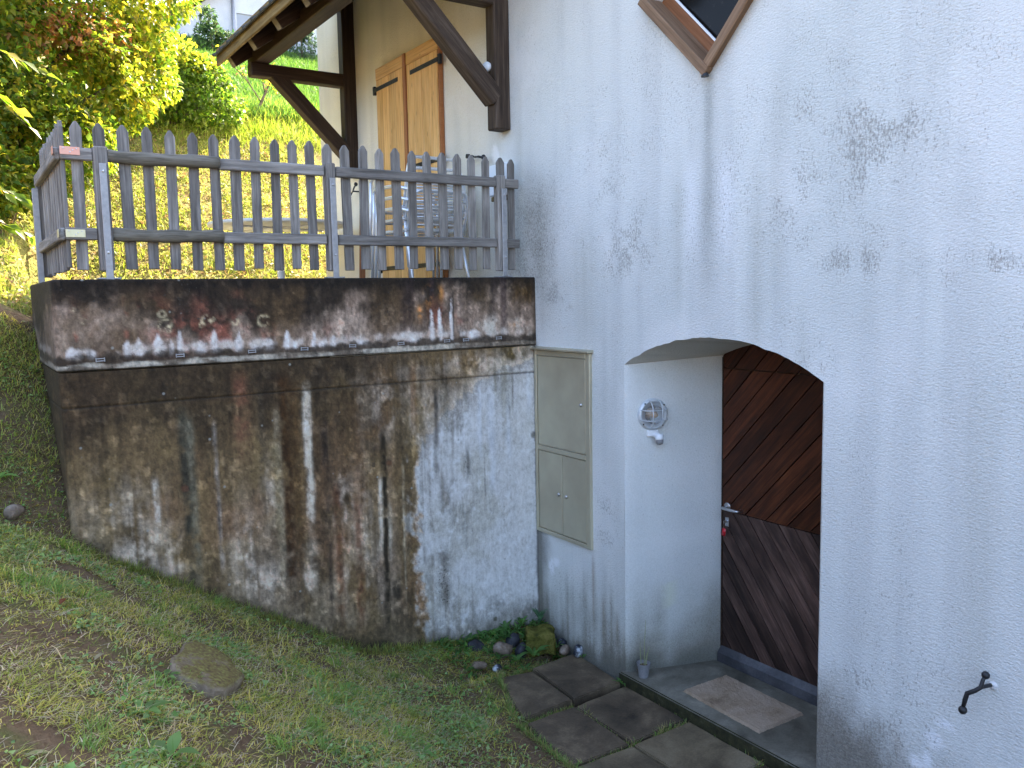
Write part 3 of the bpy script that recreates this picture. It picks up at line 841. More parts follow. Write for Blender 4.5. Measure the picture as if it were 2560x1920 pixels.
jb = box('junction_box', (3.335, 5.09, 3.11), (3.398, 5.30, 3.33), M_white, None, .008); tag(jb, 'white box on the house wall behind the last pickets of the fence', 'junction box')
box('bottom_plate', (3.345, 5.10, 3.075), (3.395, 5.29, 3.108), M_fascia, jb)

# ---- metal cabinet in the corner
cab = empty('meter_cabinet', (3.4, 4.53, .73), 'champagne metal meter cabinet with one large and two small doors set in the render', 'meter cabinet')
fr = G()
x0, x1 = 3.380, 3.41
for lo, hi in (((x0, 4.805, .735), (x1, 4.832, 2.02)), ((x0, 4.218, .735), (x1, 4.262, 2.02)), ((x0, 4.262, .735), (x1, 4.805, .762)), ((x0, 4.262, 1.985), (x1, 4.805, 2.02)), ((x0, 4.262, 1.322), (x1, 4.805, 1.354))):
    V, F = cbox(*[hi[i] - lo[i] for i in range(3)], .003); fr.put(V, F, Matrix.Translation([(lo[i] + hi[i]) / 2 for i in range(3)]))
fr.obj('cabinet_frame', M_brass, cab)
V, F = prism([(3.415, 2.024), (3.352, 2.024), (3.352, 2.034), (3.415, 2.046)], .655)
add('cap', V, F, M_brass, cab, Matrix(((1, 0, 0, 0), (0, 0, 1, 4.528), (0, 1, 0, 0), (0, 0, 0, 1))))
def cdoor(y0, y1, z0, z1, ky, kz):
    d = box('cabinet_door', (3.386, y0, z0), (3.40, y1, z1), M_brass, cab, .004)
    g = G(); g.put(*lathe([(.013, 0), (.013, .006), (.009, .011), (.003, .013)], 14), M=Matrix.Translation((3.387, ky, kz)) @ Matrix.Rotation(R(-90), 4, 'Y')); g.obj('lock_knob', M_steel, d, smooth=True)
cdoor(4.268, 4.801, 1.358, 1.981, 4.315, 1.68)
cdoor(4.529, 4.801, .766, 1.318, 4.567, 1.04)
cdoor(4.268, 4.525, .766, 1.318, 4.483, 1.04)

# ---- bulkhead lamp on the splayed reveal
nrm = Vector((-.316, -.949, 0)).normalized(); tx = Vector((0, 0, 1)).cross(nrm)
Ml = Matrix.Identity(4)
for i in range(3):
    Ml[i][0] = tx[i]; Ml[i][1] = (0, 0, 1)[i]; Ml[i][2] = nrm[i]; Ml[i][3] = (3.572, 3.849, 1.655)[i]
lamp = empty('bulkhead_lamp', (0, 0, 0), 'round grey bulkhead lamp with wire guard and white sensor beside the door', 'wall lamp', M=Ml)
V, F = lathe([(.098, 0), (.100, .014), (.094, .030), (.080, .036), (.078, .030), (.055, .030), (.05, .014), (.003, .012)], 36)
add('lamp_body', V, F, M_lampgrey, lamp, Ml, smooth=True)
tgl = NT('lamp_glass', .12, .5); tgl.color((.9, .92, .93)); tgl.b.inputs['Transmission Weight'].default_value = .9; tgl.b.inputs['IOR'].default_value = 1.35
V, F = lathe([(.058, .030), (.060, .045), (.054, .064), (.040, .078), (.02, .086), (.002, .088)], 28)
add('glass_dome', V, F, tgl.m, lamp, Ml, smooth=True)
V, F = lathe([(.012, .016), (.016, .03), (.018, .042), (.012, .056), (.003, .06)], 14)
add('bulb', V, F, plain('lamp_bulb_amber', (.6, .38, .2), .3, .5), lamp, Ml, smooth=True)
for s in (-.031, .031):
    for ax in (0, 1):
        h = math.sqrt(.09 ** 2 - s * s)
        pts = [(-h, s, .030), (-h * .93, s, .062), (-h * .6, s, .088), (0, s, .094), (h * .6, s, .088), (h * .93, s, .062), (h, s, .030)]
        if ax: pts = [(p[1], p[0], p[2] + .003) for p in pts]
        V, F = tube(pts, .0032, 6); add('guard_wire', V, F, M_lampgrey, lamp, Ml, smooth=True)
for a in (40, 130, 220, 310):
    V, F = lathe([(.005, 0), (.005, .006), (.003, .008)], 8)
    add('screw', V, F, M_black, lamp, Ml @ Matrix.Translation((.089 * math.cos(R(a)), .089 * math.sin(R(a)), .031)))
V, F = cbox(.075, .040, .03, .006); add('sensor_bracket', V, F, M_white, lamp, Ml @ Matrix.Translation((0.0, -.118, .015)))
V, F = cbox(.03, .03, .05, .006); add('sensor_arm', V, F, M_white, lamp, Ml @ Matrix.Translation((.014, -.128, .045)))
sh = G(); sh.put(*lathe([(.003, -.022), (.020, -.021), (.026, -.014), (.026, .010), (.022, .014)], 18)); Mh = Ml @ Matrix.Translation((.018, -.138, .075)) @ Matrix.Rotation(R(78), 4, 'X')
sh.obj('sensor_head', M_white, lamp, Mh, smooth=True)
V, F = lathe([(.0225, .0), (.0225, .022), (.017, .034), (.003, .038)], 18); add('sensor_lens', V, F, M_greypl, lamp, Mh @ Matrix.Translation((0, 0, .006)), smooth=True)

# ------------------------------------------------------------------ retaining wall with stains
rw = empty('retaining_wall', (1.9, 4.9, 0), 'stained concrete retaining wall below the picket fence', 'wall')
BR = lambda *c: A(*c)
def conc(x, z):
    n1 = fbm(x * 2.6, z * 2.6, 40); n2 = fbm(x * 9, z * 8, 41); n3 = fbm(x * 24, z * 20, 42)
    s1 = fbm(x * 13, z * .7, 43); s2 = fbm(x * 36, z * 1.1, 44); s3 = fbm(x * 5, z * .5, 45)
    wob = .02 * (fbm(x * 0 + 3.3, z * 6, 46) - .5) * 2
    sh = x.shape
    c = np.ones(sh + (3,)) * BR(114, 99, 76)
    spk = .18 + .25 * ss(.5, .7, n1)
    # ---- lower wall
    c = mixc(c, BR(66, 56, 42), ss(.44, .72, s1 * .75 + n2 * .25) * .8)
    c = mixc(c, BR(140, 118, 100), ss(.5, .72, n1 * .6 + n3 * .4) * ss(1.5, 1.0, z) * .7)
    c = mixc(c, BR(150, 140, 128), ss(.5, .68, fbm(x * 7, z * 2.2, 48)) * ss(1.55, 1.0, z) * .6)
    c = mixc(c, BR(134, 124, 112), ss(.52, .78, s3 * .6 + n2 * .4) * ss(1.75, 1.3, z) * .7)
    c = mixc(c, BR(122, 98, 78), ss(.48, .72, n1) * .5)
    c = mixc(c, BR(122, 108, 76), ss(.5, .75, fbm(x * 4, z * 2, 47)) * .5)
    c = mixc(c, BR(120, 112, 108), ss(.5, .7, s3) * ss(1.3, .8, z) * .55)
    c = mixc(c, BR(122, 86, 74), ss(1.25, .8, z) * ss(1.1, .4, x) * ss(.35, .65, n2 * .6 + n1 * .4) * .8)
    c = mixc(c, BR(64, 54, 40), ss(1.40, 1.95, z + .5 * (n1 - .5) + .2 * (n2 - .5)) * .75 * ss(2.9, 2.0, x))
    c = mixc(c, BR(150, 142, 134), ss(.6, .78, n2 * .5 + n3 * .5) * ss(1.4, .7, z) * .5)
    c = mixc(c, BR(60, 52, 44), ss(2.4, 1.9, x) * ss(1.35, 2.0, z) * ss(.4, .65, n2) * .35)
    # efflorescence clouds in the lower left
    for x0, z0, rx, rz, a in ((.75, 1.02, .16, .12, .55), (1.33, .92, .07, .2, .55), (1.45, .75, .14, .10, .5), (.9, .95, .12, .12, .4), (1.95, 1.0, .06, .35, .45), (1.52, 1.30, .06, .18, .4), (2.1, .9, .05, .35, .45), (1.70, .72, .06, .1, .5), (.70, 1.25, .2, .2, .25), (2.36, 1.72, .3, .22, .30), (2.95, 1.96, .3, .06, .45)):
        e = np.exp(-(((x - x0) / rx) ** 2 + ((z - z0) / rz) ** 2)) * ss(.38, .62, n2 * .35 + s2 * .3 + n3 * .35)
        c = mixc(c, BR(186, 182, 180), np.clip(e * a * 1.7, 0, .8))
    # vertical run marks: x, top, bottom, half width, colour, amount
    for x0, zt, zb, w, cc_, a in (
        (1.732, 1.92, .98, .024, (190, 192, 192), .95), (1.735, 1.0, .55, .03, (165, 158, 150), .5), (.867, 1.48, 1.08, .016, (186, 190, 195), .9), (.885, 1.2, .95, .04, (170, 165, 160), .55), (.880, 1.08, .90, .03, (66, 66, 72), .55),
        (1.030, 1.85, .70, .028, (72, 72, 64), .85), (1.065, 1.80, .70, .022, (112, 116, 108), .6), (1.345, 2.02, 1.45, .05, (128, 86, 72), .5), (1.195, 1.75, .8, .012, (150, 152, 158), .45), (1.19, 1.28, .9, .007, (60, 60, 66), .6), (1.205, 1.0, .85, .012, (185, 185, 195), .7),
        (1.60, 2.0, .50, .042, (76, 54, 30), .85), (1.655, 1.95, .5, .03, (88, 66, 38), .6), (1.55, 1.8, .6, .02, (148, 142, 128), .55), (1.535, 1.6, .9, .03, (118, 112, 90), .5), (1.46, 1.9, .7, .02, (90, 84, 74), .4), (1.84, 1.7, .3, .02, (70, 62, 58), .6), (1.90, 1.3, .3, .03, (105, 66, 40), .65), (2.03, 1.2, .25, .028, (104, 62, 40), .6),
        (2.218, 1.60, .12, .020, (52, 48, 38), 1.0), (2.185, 1.30, .75, .014, (185, 188, 190), .85), (2.248, 1.12, .7, .012, (165, 170, 170), .6), (2.33, 1.9, .2, .04, (92, 80, 60), .7), (2.39, 1.8, .15, .03, (98, 86, 62), .6), (2.28, .62, .1, .035, (54, 52, 46), .7), (2.345, 1.4, .3, .008, (150, 146, 132), .6), (2.36, .5, .05, .04, (62, 58, 50), .6), (2.12, 1.9, .3, .04, (80, 70, 52), .5), (1.97, 2.0, 1.3, .05, (92, 78, 50), .5), (2.44, 2.0, 1.5, .025, (118, 84, 48), .5)):
        d = (x - x0 + wob * .5) / w
        d = d * (1 + .9 * (n3 - .5)) + .9 * (n2 - .5)
        e = np.exp(-np.abs(d) ** 3) * ss(zt + .02, zt - .10, z) * ss(zb - .03, zb + .25, z) * (.25 + .85 * ss(.33, .56, n2 * .4 + n3 * .6))
        c = mixc(c, BR(*cc_), np.clip(e * a, 0, .95))
    # the big white lime-washed corner
    xw = np.interp(z, [0, .25, .6, .9, 1.2, 1.4, 1.6, 1.8, 1.95, 2.05], [2.50, 2.47, 2.45, 2.43, 2.44, 2.48, 2.62, 2.86, 3.1, 3.3])
    soft = .045 + .30 * ss(1.3, 1.8, z)
    wm = ss(-soft, soft, x - xw + .22 * (n2 - .5) + .10 * (s1 - .5) + .14 * (n3 - .5))
    wm = wm * (1 - .5 * ss(1.75, 2.0, z))
    white = np.ones(sh + (3,)) * BR(198, 204, 213)
    white = mixc(white, BR(150, 150, 142), ss(.52, .75, s1) * ss(1.2, 1.9, z) * .8)
    white = mixc(white, BR(168, 170, 164), ss(.5, .75, n1) * .5)
    white = mixc(white, BR(112, 106, 94), ss(.50, .72, n2 * .45 + s2 * .55) * .65 * ss(3.25, 2.5, x))
    c = mixc(c, white, np.clip(wm, 0, 1))
    for x0, zt, zb, w, cc_, a in ((2.60, 1.85, 1.38, .016, (74, 74, 76), .9), (2.59, 1.55, 1.15, .02, (105, 102, 98), .6), (2.83, 1.45, 1.15, .014, (92, 92, 92), .75), (2.72, 1.7, 1.3, .01, (110, 104, 94), .5), (2.655, 1.2, .95, .035, (96, 86, 68), .75), (2.63, .8, .28, .045, (96, 92, 86), .7), (2.96, 1.35, 1.0, .005, (90, 88, 86), .6), (3.20, 1.95, 1.55, .008, (98, 94, 86), .7), (3.17, 1.75, 1.5, .006, (96, 90, 80), .6), (2.48, 1.95, 1.5, .03, (120, 108, 86), .5), (2.85, 1.95, 1.75, .05, (140, 128, 104), .5)):
        e = np.exp(-np.abs((x - x0 + wob * .4) / w) ** 2.5) * ss(zt, zt - .12, z) * ss(zb, zb + .12, z) * (.4 + 1.0 * n3)
        c = mixc(c, BR(*cc_), np.clip(e * a, 0, .9))
    for x0, zt, zb, w in ((3.33, 2.0, 1.5, .022), (3.02, 1.85, 1.0, .03), (3.16, 1.8, 1.2, .02), (2.93, 1.9, 1.2, .016)):
        e = np.exp(-((x - x0 + wob) / w) ** 2) * ss(zt, zt - .2, z) * ss(zb, zb + .2, z) * (.4 + n2)
        c = mixc(c, BR(200, 210, 226), np.clip(e * .8, 0, .85))
    e = np.exp(-(((x - 3.22) / .10) ** 2 + ((z - 2.02) / .07) ** 4)) * ss(.3, .5, n2)
    c = mixc(c, BR(84, 72, 34), np.clip(e * 1.2, 0, .9))
    spk = spk + .5 * np.exp(-(((x - 2.63) / .07) ** 2 + ((z - .5) / .22) ** 2)) + .35 * np.exp(-(((x - 2.82) / .05) ** 2 + ((z - 1.3) / .16) ** 2)) + .3 * np.exp(-(((x - 2.66) / .06) ** 2 + ((z - 1.02) / .1) ** 2))
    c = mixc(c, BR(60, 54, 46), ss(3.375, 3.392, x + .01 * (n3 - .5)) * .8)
    # dirt along the ground line
    gz = np.interp(x, _px, _pz)
    bd = ss(.30, .0, z - gz + .3 * (n2 - .5)) * (.35 + .6 * ss(1.2, 2.2, x))
    c = mixc(c, BR(92, 86, 70), np.clip(bd, 0, 1) * .8)
    c = mixc(c, BR(58, 56, 42), ss(.09, .0, z - gz + .12 * (n2 - .5)) * .7)
    # ---- the parapet band
    up = (z > 2.049)
    tz = (z - 2.05) / .47
    p = np.ones(sh + (3,)) * BR(124, 112, 106)
    p = mixc(p, BR(150, 140, 136), ss(.45, .65, fbm(x * 6, z * 5, 51)) * .8)
    p = mixc(p, BR(52, 44, 34), np.clip(ss(.40, .60, n1 * .45 + s1 * .25 + n2 * .3 + .34 * (tz - .45)), 0, 1) * .92)
    p = mixc(p, BR(96, 80, 58), ss(.52, .72, fbm(x * 3, z * 3, 52)) * .6)
    p = mixc(p, BR(36, 32, 28), ss(.78, .98, tz + .3 * (n2 - .5)) * .75)
    p = mixc(p, BR(66, 54, 64), ss(.55, .75, s1) * ss(1.8, 2.2, x) * .5)
    red = np.zeros(sh)
    for x0, z0, rx, rz, a in ((.535, 2.24, .022, .11, 1.), (.50, 2.22, .03, .1, .5), (.585, 2.23, .02, .09, .7), (.775, 2.28, .012, .10, .8), (.835, 2.33, .012, .09, .8), (.94, 2.28, .06, .12, .8), (1.08, 2.22, .10, .09, 1.), (1.25, 2.22, .08, .07, 1.), (1.36, 2.26, .05, .08, .9), (1.42, 2.38, .03, .1, .6), (1.52, 2.2, .05, .06, .5), (1.16, 2.36, .05, .06, .5), (1.35, 2.40, .03, .06, .5), (2.62, 2.28, .06, .08, .6), (2.8, 2.25, .05, .06, .45), (1.0, 2.12, .3, .03, .5), (1.9, 2.2, .1, .05, .3)):
        red = np.maximum(red, a * np.exp(-(((x - x0) / rx) ** 2 + ((z - z0) / rz) ** 2)))
    p = mixc(p, BR(146, 92, 82), np.clip(red * ss(.40, .60, n2 * .45 + n3 * .55) * .95, 0, .7))
    for x0, z0, rx, rz in ((2.56, 2.40, .03, .06), (2.50, 2.30, .02, .05), (2.66, 2.42, .02, .05), (3.25, 2.2, .05, .02)):
        p = mixc(p, BR(168, 122, 72), np.clip(np.exp(-(((x - x0) / rx) ** 2 + ((z - z0) / rz) ** 2)) * ss(.35, .55, n3) * .9, 0, .8))
    for x0, z0, r in ((.955, 2.335, .018), (.965, 2.27, .03), (.985, 2.25, .018), (1.185, 2.29, .028), (1.21, 2.30, .018), (1.16, 2.27, .015), (.575, 2.31, .014), (1.50, 2.28, .03), (.53, 2.37, .012), (1.34, 2.28, .02)):
        q = np.sqrt(((x - x0)) ** 2 + ((z - z0)) ** 2) / r + .9 * (n3 - .5)
        p = mixc(p, BR(186, 182, 160), np.exp(-((q - .85) / .35) ** 2) * .6 * ss(.35, .6, fbm(x * 40, z * 40, 63)))
    # white drips that widen downwards
    for x0, zt, w in ((.505, 2.19, .018), (.535, 2.18, .014), (.60, 2.17, .02), (.774, 2.21, .013), (.832, 2.22, .017), (.929, 2.24, .017), (.989, 2.20, .010), (1.037, 2.255, .013), (1.147, 2.19, .022), (1.224, 2.25, .018), (1.354, 2.235, .015), (1.45, 2.18, .02), (1.522, 2.19, .022), (1.63, 2.235, .016), (1.68, 2.17, .015), (1.794, 2.215, .011), (1.85, 2.17, .018), (1.915, 2.19, .013), (2.1, 2.16, .03), (2.584, 2.33, .014), (2.644, 2.335, .012), (2.73, 2.40, .010), (2.45, 2.18, .03), (2.9, 2.19, .03)):
        ww = w * (.30 + .95 * ss(zt, 2.15, z))
        e = np.exp(-np.abs((x - x0 + .02 * (n3 - .5) + .012 * (n2 - .5)) / (ww * (.8 + .6 * n2))) ** 3) * ss(zt, zt - .03, z) * ss(2.10, 2.13, z) * (.55 + .7 * n3)
        p = mixc(p, BR(208, 214, 230), np.clip(e * 1.1, 0, .95))
    wbm = np.exp(-((z - 2.150 - .03 * (s1 - .5)) / .022) ** 2) * ss(.40, .62, s1 * .5 + n2 * .5)
    p = mixc(p, BR(190, 194, 204), np.clip(wbm * 1.2, 0, .85) * (.6 + .4 * ss(.3, .8, x)))
    p = mixc(p, BR(170, 174, 178), np.exp(-(((z - 2.19) / .06) ** 2)) * ss(2.85, 3.05, x) * ss(.35, .6, n2) * .8)
    p = mixc(p, BR(84, 66, 36), np.exp(-(((x - 3.29) / .10) ** 2 + ((z - 2.40) / .11) ** 2) ** 2) * ss(.2, .5, n2) * .85)
    p = mixc(p, BR(176, 180, 178), np.exp(-(((x - 3.135) / .03) ** 2 + ((z - 2.40) / .06) ** 2)) * ss(.3, .5, n2) * .9)
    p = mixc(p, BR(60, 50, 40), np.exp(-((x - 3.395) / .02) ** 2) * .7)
    # dark cold joint and the pale formwork strip under it
    p = mixc(p, BR(50, 44, 36), ss(2.142, 2.115, z + .03 * (n3 - .5) * 2 + .02 * (n2 - .5)) * (.55 + .4 * n2))
    strip = ss(2.092, 2.082, z + .012 * (n2 - .5) * 2)
    p = mixc(p, BR(112, 108, 104), strip * .85)
    p = mixc(p, BR(166, 170, 172), strip * ss(.46, .62, fbm(x * 5, z * 16, 55)) * .7)
    p = mixc(p, BR(40, 36, 32), ss(2.064, 2.056, z) * .8)
    crack = np.exp(-((x - 2.742 - .006 * (n2 - .5)) / .0045) ** 2) * ss(2.12, 2.15, z) * ss(2.46, 2.4, z)
    p = mixc(p, BR(40, 36, 34), crack * .8)
    c = np.where(up[..., None], p, c)
    n4 = fbm(x * 70, z * 55, 65, 3); n5 = .45 * fbm(x * 16, z * 12, 66, 5) + .55 * fbm(x * 26, z * 3.2, 68, 5)
    gk = 1 - .72 * wm * (z < 2.049)
    c = c * (1 + gk * (.75 * (n4 - .5) + 1.0 * (n5 - .5)))[..., None]
    c = mixc(c, c * .35, ss(.62, .72, n5) * .6 * gk)
    c = mixc(c, np.minimum(c * 1.9 + .02, .8), ss(.64, .74, fbm(x * 22, z * 17, 67, 4)) * .5)
    lum = c.mean(-1)
    ct = np.clip((np.maximum(lum, .004) / .13) ** .38, .45, 1.45)
    c = np.where((wm < .5)[..., None] | up[..., None], c * (1 + (ct - 1) * (1 - .8 * ss(.35, .6, lum)))[..., None] * np.array([1.03, .97, .88]), c)
    c = np.clip(c, .006, .85)
    # narrow joint in the lower wall
    j = np.exp(-((z - 1.862 - .004 * (n2 - .5)) / .005) ** 2) * (~up)
    c = mixc(c, BR(44, 40, 34), j * .75)
    for x0, z0, r, cc_ in ((1.021, 1.371, .022, (96, 66, 52)), (1.057, 1.371, .014, (92, 92, 78)), (2.15, 1.36, .014, (80, 70, 60)), (2.255, 1.36, .02, (96, 64, 44)), (3.37, 1.42, .02, (110, 112, 104)), (3.02, .16, .016, (70, 72, 50))):
        q = np.sqrt((x - x0) ** 2 + (z - z0) ** 2)
        c = mixc(c, BR(*cc_), ss(r, r * .8, q) * .8)
        c = mixc(c, BR(50, 44, 38), np.exp(-((q - r) / .003) ** 2) * .5)
    spk = np.where(up, .3 + .3 * ss(.4, .7, n2), spk)
    return c, np.clip(spk, 0, 1)
def wall_path(off, ds, yend):
    pts = []
    for x in np.arange(3.399, .48, -ds): pts.append((x, 4.836 - off, x))
    for a in np.linspace(0, math.pi / 2, 6): pts.append((.48 - (.03 + off) * math.sin(a), 4.866 - (.03 + off) * math.cos(a), .47 - .02 * a))
    for y in np.arange(4.88, yend, .03): pts.append((.45 - off, y, .44 - (y - 4.88) * .45))
    return pts
def wall_part(name, zs, offs, ds):
    V = []; C = []; S = []
    path = wall_path(0, ds, 6.12)
    px = np.array([p[2] for p in path])
    n = len(path)
    for z, o in zip(zs, offs):
        pp = wall_path(o, ds, 6.12)
        x3 = np.array([p[0] for p in pp]); y3 = np.array([p[1] for p in pp])
        nz = .004 * (fbm(px * 4, np.full(n, z * 4), 60) - .5) + .003 * (fbm(px * 22, np.full(n, z * 22), 61) - .5)
        onf = (np.array([p[1] for p in path]) < 4.87)
        y3 = y3 - nz * onf; x3 = x3 - nz * (~onf)
        V.append(np.stack([x3, y3, np.full(n, z)], -1))
        c, s = conc(px, np.full(n, z))
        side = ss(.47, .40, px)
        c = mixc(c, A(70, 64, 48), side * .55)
        C.append(c); S.append(s)
    V = np.concatenate(V); C = np.concatenate(C); S = np.concatenate(S)
    F = []
    for j in range(len(zs) - 1):
        for i in range(n - 1):
            a = j * n + i
            F.append((a, a + n, a + n + 1, a + 1))
    # shift everything that is inside by the wall's thickness for a cap
    return add(name, V, F, M_conc, rw, smooth=True, cols=C, fl=S)
zl = np.concatenate([np.arange(-.25, 1.852, .010), [1.857, 1.861, 1.866, 1.871], np.arange(1.88, 2.044, .008), [2.046, 2.048]])
ol = np.where(np.abs(zl - 1.8625) < .004, -.0035, 0.0); ol[zl > 1.868] = .002; ol[-1] = -.03
wall_part('wall_face', zl, ol, .0095)
zu = np.concatenate([[2.0515, 2.0525, 2.056], np.arange(2.062, 2.508, .0075), [2.512, 2.518, 2.521, 2.5212, 2.5212, 2.40]])
ou = np.full(len(zu), .008); ou[0] = -.02; ou[1] = .004; ou[-5] = .003; ou[-4] = -.006; ou[-3] = -.05; ou[-2] = -.2; ou[-1] = -.2
ou[3:9] = .010
wall_part('parapet', zu, ou, .0085)
for x, z in ((.641, 2.107), (1.035, 2.108), (1.425, 2.11), (1.733, 2.109), (2.035, 2.112), (2.36, 2.111), (2.69, 2.112), (2.833, 2.113), (3.09, 2.114)):
    g = G(); d = .005
    for dz in (-.006, .006): g.put(*cbox(.040, .006, d, .001), M=Matrix.Translation((0, 0, dz)))
    for dx in (-.02, .02): g.put(*cbox(d, .006, .021, .001), M=Matrix.Translation((dx, 0, 0)))
    g.obj('formwork_clip', M_alumatt, rw, Matrix.Translation((x, 4.824, z)) @ Matrix.Rotation(R(random.uniform(-3, 3)), 4, 'Y'))

# ------------------------------------------------------------------ picket fence
fence = empty('picket_fence', (1.9, 4.94, 2.52), 'weathered grey picket fence standing along the top of the concrete wall', 'fence')
pk_mesh = None
def picket(x, y, z0, z1, ang=0., lean=0., w=.058):
    L = z1 - z0
    poly = [(-L / 2, -w / 2), (L / 2 - .034, -w / 2), (L / 2 - .006, -w * .19), (L / 2, -w * .10), (L / 2, w * .10), (L / 2 - .006, w * .19), (L / 2 - .034, w / 2), (-L / 2, w / 2)]
    V, F = prism(poly, .02)
    M = Matrix.Translation((x, y, (z0 + z1) / 2)) @ Matrix.Rotation(ang, 4, 'Z') @ Matrix.Rotation(R(-90), 4, 'Y') @ Matrix.Rotation(R(90), 4, 'X')
    M = M @ Matrix.Rotation(lean, 4, 'Z')
    o = add('picket', V, F, M_grey, fence, M)
    bm = bmesh.new(); bm.from_mesh(o.data); bmesh.ops.bevel(bm, geom=bm.edges[:], offset=.003, segments=1, affect='EDGES'); bm.to_mesh(o.data); bm.free()
PX = [.612, .725, .842, .957, 1.073, 1.191, 1.307, 1.420, 1.534, 1.650, 1.757, 1.863, 1.971, 2.087, 2.202, 2.312, 2.427, 2.537, 2.649, 2.760, 2.870, 2.980, 3.090, 3.214, 3.295]
for i, x in enumerate(PX):
    picket(x, 4.955, 2.572 + random.uniform(-.008, .008), 3.328 + random.uniform(-.006, .006), R(random.uniform(-3, 3)), R(random.uniform(-.7, .7)), random.uniform(.052, .060))
for i in range(10):
    y = 4.985 + .112 * i
    picket(.548, y, 2.575 + random.uniform(-.01, .01), 3.33 + random.uniform(-.008, .008), R(90 + random.uniform(-3, 3)), R(random.uniform(-.8, .8)))
for z in (3.157, 2.752):
    beam('rail', (1.322, 4.925, z), (1.935, 4.925, z + .002), .034, .062, M_grey, fence)
    beam('rail', (2.005, 4.925, z), (3.150, 4.925, z + .003), .034, .062, M_grey, fence)
    beam('rail', (3.218, 4.925, z), (3.335, 4.925, z), .034, .062, M_grey, fence)
    beam('rail', (.533, 4.925, z + .004), (.684, 4.925, z + .004), .034, .062, M_grey, fence)
    beam('rail', (.520, 4.945, z + .004), (.520, 6.06, z - .006), .034, .062, M_grey, fence)
    pts = []; rs = []
    for i in range(14):
        t = i / 13; pts.append((.752 + .572 * t, 4.922 + .003 * math.sin(t * 9), z + .004 + .004 * math.sin(t * 5 + z))); rs.append(.034 + .0025 * math.sin(t * 14 + z * 7))
    V, F = tube(pts, rs, 14)
    M, L = frame(pts[0], pts[-1]); Vi = [tuple(M.inverted() @ Vector(v)) for v in V]
    add('round_rail', Vi, F, M_log, fence, M, smooth=True)
def post(x, y, z1, w, n):
    beam('post', (x, y, 2.565), (x, y, z1), w, w, M_grey, fence, (0, 1, 0), .006)
post(.718, 4.922, 3.203, .068, 1); post(1.970, 4.922, 3.205, .056, 2); post(3.183, 4.922, 3.206, .062, 3); post(.542, 6.10, 3.20, .06, 4)
for x, y in ((.722, 4.876), (1.972, 4.882), (3.190, 4.880)):
    g = G(); g.put(*cbox(.036, .010, .60, .002), M=Matrix.Translation((x, y, 2.815)))
    g.put(*cbox(.010, .032, .60, .002), M=Matrix.Translation((x + .013, y + .016, 2.815)))
    b = g.obj('metal_bracket', M_alumatt, fence)
    for z in (3.075, 2.66):
        h = G(); h.put(*lathe([(.007, 0), (.007, .004), (.004, .006)], 8), M=Matrix.Translation((x, y - .005, z)) @ Matrix.Rotation(R(90), 4, 'X')); h.obj('bolt', M_steel, b)
    g = G(); g.put(*cbox(.11, .07, .008, .002), M=Matrix.Translation((x, y + .03, 2.5262))); g.obj('base_plate', M_alumatt, fence)
g = G(); g.put(*cbox(.010, .036, .62, .002), M=Matrix.Translation((.494, 6.085, 2.80))); g.put(*cbox(.034, .010, .62, .002), M=Matrix.Translation((.506, 6.065, 2.80)))
g.obj('metal_bracket', M_alumatt, fence)
for z, mat in ((3.172, M_copper), (2.757, M_zinc)):
    g = G(); g.put(*cbox(.092, .003, .040, .001), M=Matrix.Translation((.578, 4.9055, z))); g.put(*cbox(.003, .06, .040, .001), M=Matrix.Translation((.5005, 4.937, z)))
    pl = g.obj('corner_plate', mat, fence)
    for dx, dz in ((-.03, .012), (.0, -.006), (.03, .012), (.012, .004)):
        h = G(); h.put(*lathe([(.004, 0), (.003, .003)], 7), M=Matrix.Translation((.578 + dx, 4.904, z + dz)) @ Matrix.Rotation(R(90), 4, 'X')); h.obj('screw', M_steel, pl)

# ------------------------------------------------------------------ terrace furniture
tb = empty('garden_table', (2.66, 7.95, 2.37), 'round pale garden table on a single leg behind the fence', 'table')
V, F = lathe([(.003, 3.075 - 2.37), (.60, 3.075 - 2.37), (.635, 3.082 - 2.37), (.64, 3.095 - 2.37), (.635, 3.108 - 2.37), (.003, 3.112 - 2.37)], 56)
add('table_top', V, F, M_tabletop, tb, Matrix.Translation((2.66, 7.95, 2.37)))
V, F = lathe([(.035, .03), (.033, .69), (.10, .704)], 18); add('table_leg', V, F, M_white, tb, Matrix.Translation((2.66, 7.95, 2.37)), smooth=True)
V, F = lathe([(.24, .0), (.24, .02), (.05, .05)], 24); add('table_base', V, F, M_white, tb, Matrix.Translation((2.66, 7.95, 2.37)))
for a in (0, 90, 180, 270):
    V, F = cbox(.5, .03, .014, .003); add('table_brace', V, F, M_white, tb, Matrix.Translation((2.66, 7.95, 3.066)) @ Matrix.Rotation(R(a + 20), 4, 'Z') @ Matrix.Translation((.27, 0, 0)))

